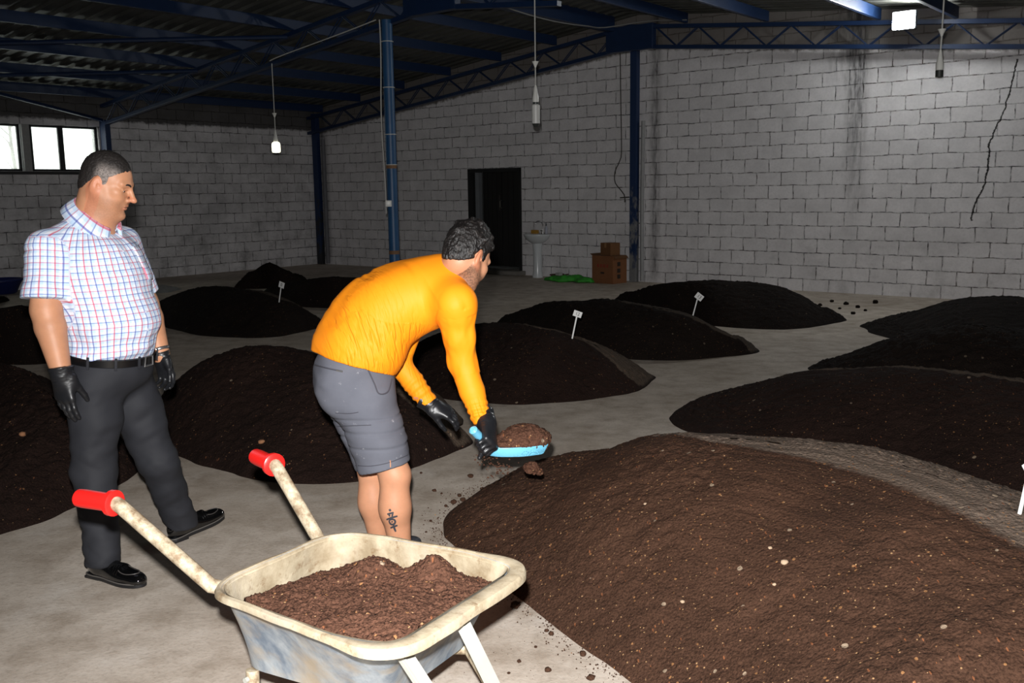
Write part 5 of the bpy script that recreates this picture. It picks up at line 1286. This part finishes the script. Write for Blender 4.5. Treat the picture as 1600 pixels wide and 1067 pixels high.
# tattoo on the calf: brush strokes lying on the skin
bvO = bvh_of(bodyO); INKT = simple('tattoo ink', (62, 62, 68), .5)
def tp(x, y): return (570 + x/10.67, 760 + y/10.67)
strokes = [([(408, 378), (432, 412)], 20), ([(375, 462), (420, 450), (482, 432)], 17), ([(400, 455), (418, 500)], 15), ([(470, 440), (452, 500)], 15), ([(362, 552), (440, 522), (545, 492)], 18),
           ([(405, 560), (420, 610), (450, 632), (492, 622), (508, 585), (490, 552), (440, 548), (410, 562)], 17), ([(440, 590), (470, 584)], 13), ([(428, 690), (480, 668), (545, 646)], 18), ([(478, 640), (495, 700), (518, 752)], 18)]
mb = MB()
for pts, w_ in strokes:
    P2 = spline([(*p, 0) for p in pts], 14)[:, :2]; rows = []
    for i in range(len(P2)):
        t = P2[min(i+1, len(P2)-1)] - P2[max(i-1, 0)]; n2 = np.array([-t[1], t[0]])/np.linalg.norm(t); ww = 1.75*w_*(.75 + .35*math.sin(math.pi*(i+1)/15)); row = []
        for s_ in (-.5, .5):
            p, n_ = cast(bvO, *tp(*(P2[i] + n2*ww*s_)))
            if p is None: row = None; break
            row.append(p + n_*.0009)
        if row: rows.append(row)
    b = len(mb.v)
    for r_ in rows: mb.v += [tuple(r_[0]), tuple(r_[1])]
    mb.f += [(b+2*i, b+2*i+1, b+2*i+3, b+2*i+2) for i in range(len(rows)-1)]
if mb.v: mb.build('tattoo', INKT, bodyO, True)
# hair and beard
HAIRO = NT('tousled dark hair'); c = HAIRO.coord(); HAIRO.S(color=HAIRO.mix(HAIRO.mr(HAIRO.noise(90, 3, .7, c, (1, 1, .3)), .55, .75), lin((22, 19, 18)), lin((64, 58, 55))), rough=.42, spec=.5, normal=HAIRO.bump(HAIRO.noise(180, 3, .6, c, (1, 1, .35)), .9, .006)); HAIRO = HAIRO.m
S = SDF(HO.c - .19, HO.c + .19, .0030)
HO.el(S, (-.012, 0, .048), (.108, .086, .105), 0); HO.el(S, (-.045, 0, -.005), (.068, .070, .080), .02)
rr = random.Random(5)
for i in range(46):
    a, b = rr.uniform(-2.9, 2.9), rr.uniform(.15, 1.45); dd = np.array([math.cos(a)*math.cos(b), math.sin(a)*math.cos(b), math.sin(b)]); p0 = np.array([-.012, 0, .048]) + dd*np.array([.098, .078, .096])
    tdir = unit(np.array([rr.uniform(-.6, .8), rr.uniform(-.8, .8), rr.uniform(-.5, .3)]) + dd*.45); HO.co(S, tuple(p0), tuple(p0 + tdir*rr.uniform(.012, .022)), .017, .009, .014)
P = S.pts(); L = HO.loc(P); w = .010*fbm(L*24, 2)
keep = np.maximum(L[:, 0] - (.078 - .02*(np.abs(L[:, 1])/.07)**2) - np.maximum(0, L[:, 2]-.07)*2.5, (np.where(L[:, 0] < 0, -.066 + .84*(L[:, 0]+.1), .018 + .9*L[:, 0]) + w) - L[:, 2])
sb_ = np.maximum(np.abs(L[:, 0]-.014) - .012, np.maximum(-.03 - L[:, 2], L[:, 2]-.05)); ear = .023 - np.hypot((L[:, 0]+.014)*1.1, L[:, 2]*.72)
keep = np.maximum(np.minimum(keep, sb_ + (np.abs(L[:, 1]) < .05)), ear)*HO.s
S.F = np.maximum(S.F, keep.reshape(S.F.shape).astype(np.float32)); V, Q = S.mesh(1); L = HO.loc(V)
V = V + vnormals(V, Q)*(.003*fbm(L*np.array([60, 110, 60]), 2))[:, None]
mk('hair', V, Q, HAIRO, OM, True)
# orange top
ORA = NT('orange jersey'); c = ORA.coord(); cw = ORA.attr('pull', 'Vector'); cm = ORA.attr('slack'); n1 = ORA.noise(1, 2, .5, cw); n2 = ORA.noise(2.1, 2, .5, cw)
rid = ORA.math('MULTIPLY', ORA.math('SUBTRACT', ORA.math('MINIMUM', ORA.math('ABSOLUTE', ORA.math('SUBTRACT', n1, .5)), .09), .09), cm)
ORA.S(color=ORA.mix(ORA.noise(5, 3, .5, c), lin((250, 142, 16)), lin((255, 154, 24))), rough=.62, spec=.3, normal=ORA.bump(ORA.math('ADD', rid, ORA.math('MULTIPLY', ORA.math('MULTIPLY', n2, cm), .10)), .8, .045)); ORA = ORA.m
S = SDF((-1.0, 3.5, .55), (.1, 4.4, 1.45), .0052)
rp = unit(rO*1.0)
sp_pts = spline([S0 - unit(S1-S0)*.03, S0*.5+S1*.5 + arr(-.012, 0, .012), S1 + arr(-.006, 0, .006), S2, S3], 9); sp_r = np.interp(np.linspace(0, 1, 9), [0, .35, .7, 1], [.140, .136, .130, .115])
for o_ in (-.05, .05):
    for i_ in range(8): S.cone(sp_pts[i_] + rp*o_, sp_pts[i_+1] + rp*o_, sp_r[i_], sp_r[i_+1], k=.05)
S.cone(S3, NB2, .115, .078, k=.06)
S.ell(S0 + sp*.02, (.165, .200, .13), [unit(fO*.95 - ZZ*.3), rO, unit(ZZ*.95 + fO*.3)], .05)
X = np.meshgrid(*S.ax, indexing='ij', sparse=True)
hemp = U(552, 566, 3.87); S.half(hemp, -sp)
for a, b, c_, q_ in ((oRS, oRE, oRW, 1), (oLS, oLE, oLW, .94)):
    S.cone(S3 + (a-S3)*.2, a - unit(b-a)*0, .105, .070*q_, k=.07); S.cone(a, a*.45+b*.55, .071*q_, .063*q_, k=.06); S.cone(a*.45+b*.55, b, .063*q_, .056*q_, k=.02); S.cone(b, b*.5+c_*.5, .056*q_, .050*q_, k=.02); S.cone(b*.5+c_*.5, c_ + unit(c_-b)*.012, .050*q_, .040*q_, k=.01, cut=(False, True))
V, Q = S.mesh(2); nn = vnormals(V, Q)
dA, tA = segd(V, oRS, oRE); dB, tB = segd(V, oRE, oRW); dC, tC = segd(V, oLE, oLW)
arm = np.minimum(np.minimum(dA, dB), dC) < .085
spd = unit(S2-S0); al = (V-S0) @ spd; vp = (V-S0) @ rO; ve = (V-S0) @ np.cross(spd, rO)
tors = (~arm)*1.0
# fine diagonal pulls across the flank, gathered towards the belly
cre = fbm(np.stack([al*22 + ve*16, ve*3 - al*2, vp*4], 1), 2)
fw = .0075*np.minimum(0, cre)*tors*sstep(.0, .12, al)*sstep(.50, .36, al) + .003*fbm(V*7, 2) - .004*np.abs(vnoise(np.stack([al*38 + ve*8, ve*6, vp*6], 1)))*tors*sstep(.2, .02, al)
wr = sstep(.55, 1.0, tB)*(dB < .08); fw += .0045*np.sin(tB*62 + 4*vnoise(V*12))*wr*sstep(1.02, .9, tB) + .003*np.sin(tC*40 + 4*vnoise(V*12))*(dC < .07)*sstep(.2, .8, tC)
fw += .004*fbm(np.stack([tA*3, V[:, 0]*26, V[:, 1]*26], 1), 2)*(dA < .08)
V = V + nn*fw[:, None]
slack = np.clip(tors*sstep(.40, .22, al)*(.12 + .88*sstep(-.02, .09, vp))*sstep(.12, -.02, ve*np.sign((S1-S0) @ np.cross(spd, rO)*0+1))*(.4+.6*(vnoise(V*5+3) > -.2)) + .8*wr + .35*(dC < .07), 0, 1)
top = mk('shirt', V, Q, ORA, OM, True, attrs={'slack': slack, 'pull': np.stack([al*34 + ve*26, ve*6 - al*4, vp*6], 1)})
# round neck band
nk = unit(HO.p(-.03, 0, -.05) - NB2); e1 = unit(fO - (fO @ nk)*nk); e2 = np.cross(nk, e1)
v, f = band(NB2 + nk*.018, .070, .068, [e1, e2, nk], .040, .006, 48); mk('collar', v, f, ORA, top, True)
mb = MB(); p, n_ = cast(bvh_of(top), 650, 622)
if p is not None: mb.box(p, (.022, .012, .003), [unit(np.cross(n_, ZZ)), np.cross(n_, unit(np.cross(n_, ZZ))), n_], .001); mb.build('badge', simple('dull badge', (206, 132, 84), .6), top, False)
# grey shorts
SHO = NT('grey shorts cloth'); c = SHO.coord(); q = SHO.mix(SHO.noise(7, 5, .6, c), lin((82, 84, 93)), lin((106, 108, 117)))
q = SHO.mix(SHO.math('MULTIPLY', SHO.mr(SHO.noise(24, 4, .7, c), .64, .72), .5), q, lin((176, 176, 180)))
SHO.S(color=q, rough=.8, spec=.2, sheen=0.0, normal=SHO.bump(SHO.noise(420, 2, .5, c), .12, .001)); SHO = SHO.m
S = SDF((-1.0, 3.45, .40), (-.2, 4.3, 1.1), .0055)
At = [unit(fO*.92 - ZZ*.39), rO, unit(ZZ*.92 + fO*.39)]
S.ell(oPel, (.140, .178, .150), At, .03); S.ell(U(545, 605, 3.80), (.125, .11, .13), At, .05); S.ell(U(540, 590, 3.95), (.12, .11, .12), At, .05)
S.cone(S0 - sp*.02, oPel, .150, .15, k=.05)
rh = U(601, 729, 3.77); lh = U(588, 722, 4.0)
S.cone(oRH, oRH*.4+rh*.6, .122, .116, k=.05); S.cone(oRH*.4+rh*.6, rh, .116, .108, k=.02, cut=(False, True)); S.cone(oLH, lh, .115, .092, k=.04, cut=(False, True))
top_p = U(552, 555, 3.87); S.half(top_p, sp)
V, Q = S.mesh(2); nn = vnormals(V, Q)
fw = .004*fbm(V*np.array([7, 7, 20.]), 2) + .0035*fbm(V*9 + 5, 2)
for zc in (.60, .665, .72): fw += -.005*np.exp(-((V[:, 2] - zc - .02*V[:, 0] - .012*vnoise(V*5))/.005)**2)*(vnoise(V*4 + zc*9) > -.3)
V = V + nn*fw[:, None]
sho = mk('shorts', V, Q, SHO, OM, True); bvH = bvh_of(sho)
def on_cloth(bv, pts, r, name, mat, parent, off=.0005, n=24):
    T = []
    for p2 in spline([(*p, 0) for p in pts], n)[:, :2]:
        p, n_ = cast(bv, *p2)
        if p is not None: T.append(p + n_*off)
    if len(T) > 3: mb = MB(); mb.tube(T, r, 6); return mb.build(name, mat, parent)
SEAM = simple('dark seam', (64, 64, 72), .8)
on_cloth(bvH, ((488, 569), (510, 575), (533, 580)), .0028, 'pocket_zip', SEAM, sho)
on_cloth(bvH, ((526, 578.5), (536, 580.5)), .0042, 'zip_pull', SIL, sho, .002, 8)
on_cloth(bvH, ((575, 578), (585, 600), (592, 615), (606, 612), (612, 592)), .003, 'pocket_edge', SEAM, sho)
on_cloth(bvH, ((556, 727), (580, 728), (610, 722), (641, 709)), .0018, 'hem_seam', SEAM, sho)
on_cloth(bvH, ((524, 645), (545, 646), (560, 644)), .0018, 'crease_seam', SEAM, sho)
on_cloth(bvH, ((527, 666), (552, 665), (580, 664)), .0018, 'crease_seam', SEAM, sho)
on_cloth(bvH, ((609.5, 719), (610, 725), (610, 730)), .0022, 'hem_slit', SKIN2, sho, .0008, 8)
# shoes, mostly behind the wheelbarrow
TRN = simple('dark trainer', (44, 46, 52), .6)
for an in (oRA, oLA):
    P0 = arr(an[0], an[1], 0) - fO*.05
    S = SDF(P0 + np.minimum(0, fO*.3) - .1, P0 + np.maximum(0, fO*.3) + arr(.1, .1, .16), .005)
    A_ = [fO, -rO, ZZ]; S.ell(P0 + fO*.05 + ZZ*.05, (.07, .042, .055), A_, .02); S.ell(P0 + fO*.15 + ZZ*.035, (.11, .048, .042), A_, .03); S.cone(P0 + fO*.05 + ZZ*.06, P0 + fO*.05 + ZZ*.10, .046, .044, k=.02)
    S.half(P0 + ZZ*.012, -ZZ); V, Q = S.mesh(2); sh = mk('shoe', V, Q, TRN, OM, True)
    mb = MB(); oc = spline([P0 + fO*a + rO*b + ZZ*.002 for a, b in ((-.025, 0), (.02, .042), (.15, .05), (.24, .035), (.265, 0), (.24, -.035), (.15, -.05), (.02, -.042))], 40, True)
    mb.add(list(oc) + [p + ZZ*.016 for p in oc], [(i, (i+1) % 40, 40+(i+1) % 40, 40+i) for i in range(40)] + [tuple(range(40))[::-1], tuple(range(40, 80))]); mb.build('sole', simple('pale sole', (190, 190, 186), .6), sh)
# gloves and scoop
hy = unit(arr(.40, .65, -.64)); xg = arr(.3, -.5, -.8); hx = unit(xg - (xg @ hy)*hy); hz = np.cross(hx, hy)
Hc = U(754, 687, 3.66); hw = Hc - hx*.070 + hz*.031
hand('glove', GLOVE, hw, hx, hy, True, 1.10, ((68, 72, 50), (70, 74, 52), (72, 76, 54), (74, 78, 56)), (2, 0, -1, -3), ((38, -55, 0), 30), .05, .036, OM, wr=.034)
hand('glove', GLOVE, oLW + unit(oLW-oLE)*.012, unit(arr(.85, .0, -.42)), unit(arr(.0, -.75, -.45)), False, 1.02, ((18, 22, 14), (22, 26, 16), (26, 30, 18), (28, 32, 20)), (4, 1, -2, -6), ((14, -30, 0), 4), .045, .036, OM, wr=.035)
SCO = simple('pale blue plastic', (112, 190, 222), .32, spec=.5, var=.06, sc=30)
sc_c = U(808, 691, 3.78); sx_ = unit(arr(.95, .28, -.03)); sy_ = unit(np.cross(ZZ, sx_)); sz_ = np.cross(sx_, sy_)
scoop = thing('scoop', sc_c - sz_*.04, 'pale blue plastic hand scoop held by the bending man', 'scoop')
S = SDF(sc_c - .2, sc_c + .2, .0026); S2_ = SDF(sc_c - .2, sc_c + .2, .0026); A_ = [sx_, sy_, sz_]
S.ell(sc_c, (.150, .080, .085), A_, 0); S.half(sc_c - sz_*.042, -sz_)
S2_.ell(sc_c, (.146, .0765, .0815), A_, 0); S2_.half(sc_c - sz_*.0385, -sz_)
S.F = np.maximum(S.F, -S2_.F); S.half(sc_c + sz_*.0, sz_); S.half(sc_c + sx_*.118, unit(sx_ - sz_*.5)); V, Q = S.mesh(1)
mk('pan', V, Q, SCO, scoop, True)
hs = Hc; pr = sc_c - sx_*.135 - sz_*.008
mb = MB(); ha = [hs - hy*.092, hs - hy*.086, hs - hy*.03, hs + hy*.03, pr*.6 + (hs + hy*.06)*.4, pr + sx_*.02]
mb.tube(spline(ha, 24), [.010, .0175] + [.0170]*6 + [.0155]*8 + [.0165]*8, 16); mb.build('handle', SCO, scoop)
# compost on the scoop
S = SDF(sc_c - .2, sc_c + arr(.2, .2, .16), .0036)
S.ell(sc_c + sx_*.035 + sz_*.010, (.108, .072, .060), A_, 0); S.ell(sc_c - sx_*.01 - sz_*.002, (.12, .068, .034), A_, .02)
S.half(sc_c - sz_*.030, -sz_); V, Q = S.mesh(1); nn = vnormals(V, Q)
V = V + nn*(.006*fbm(V*45, 3) + .004*np.abs(vnoise(V*120)))[:, None]
o = mk('compost_scoopful', V, Q, SOIL_B, None, True, attrs={'dry': np.zeros(len(V))}); tag(o, 'mound of brown compost lying on the pale blue scoop', 'compost')
rr = random.Random(21)
for nm, i, px, py, Y, r in (('c', 0, 834, 733, 3.88, .034),):
    V0 = U(px, py, Y); S = SDF(V0 - .07, V0 + .07, .004)
    for k_ in range(7): S.ell(V0 + sx_*rr.uniform(-.036, .036) + arr(0, rr.uniform(-.01, .01), rr.uniform(-.012, .012)), (rr.uniform(.010, .019),)*3, k=.022)
    V, Q = S.mesh(1); V = V + vnormals(V, Q)*(.008*fbm(V*60, 3))[:, None]; tag(mk('soil_clump', V, Q, SOIL_B, None, True, attrs={'dry': np.zeros(len(V))}), 'clump of compost dropping from the front edge of the scoop', 'soil clump')
mb = MB()
for i in range(120):
    cx, cy = rr.choice(((775, 735), (772, 730), (790, 728), (760, 720), (752, 708))); crumb(mb, U(cx + rr.gauss(0, 12), cy + rr.gauss(0, 8), 3.78 + rr.gauss(0, .03)), rr.choice((.003, .004, .006, .008)), rr)
tag(mb.build('falling_crumbs', SOIL_B, None, False), 'spray of soil crumbs falling below the scoop', 'soil crumbs', kind='stuff')
# ================================================================== light
fl = bpy.data.lights.new('camera_flash', 'SPOT'); fl.energy = 1260; fl.shadow_soft_size = .025; fl.spot_size = math.radians(112); fl.spot_blend = 1.0; fl.color = (1.0, .985, .975)
flo = bpy.data.objects.new('camera_flash', fl); COL.objects.link(flo)
fp = EYE + CU*.13 - CR*.035 + _F*.03; aim = unit(ray(900, 560))
flo.matrix_world = Matrix.Translation(Vector(fp)) @ Vector(aim).to_track_quat('-Z', 'Y').to_matrix().to_4x4()
W = bpy.data.worlds.new('daylight'); SC.world = W; W.use_nodes = True
bg = W.node_tree.nodes['Background']; bg.inputs[0].default_value = (.92, 1.0, .96, 1); bg.inputs[1].default_value = 2.2
SC.view_settings.view_transform = 'Standard'; SC.view_settings.look = 'None'; SC.view_settings.gamma = 1; SC.view_settings.exposure = 0
try: SC.view_settings.use_curve_mapping = False
except Exception: pass
SC.cycles.max_bounces = 6; SC.cycles.diffuse_bounces = 3; SC.cycles.transparent_max_bounces = 6
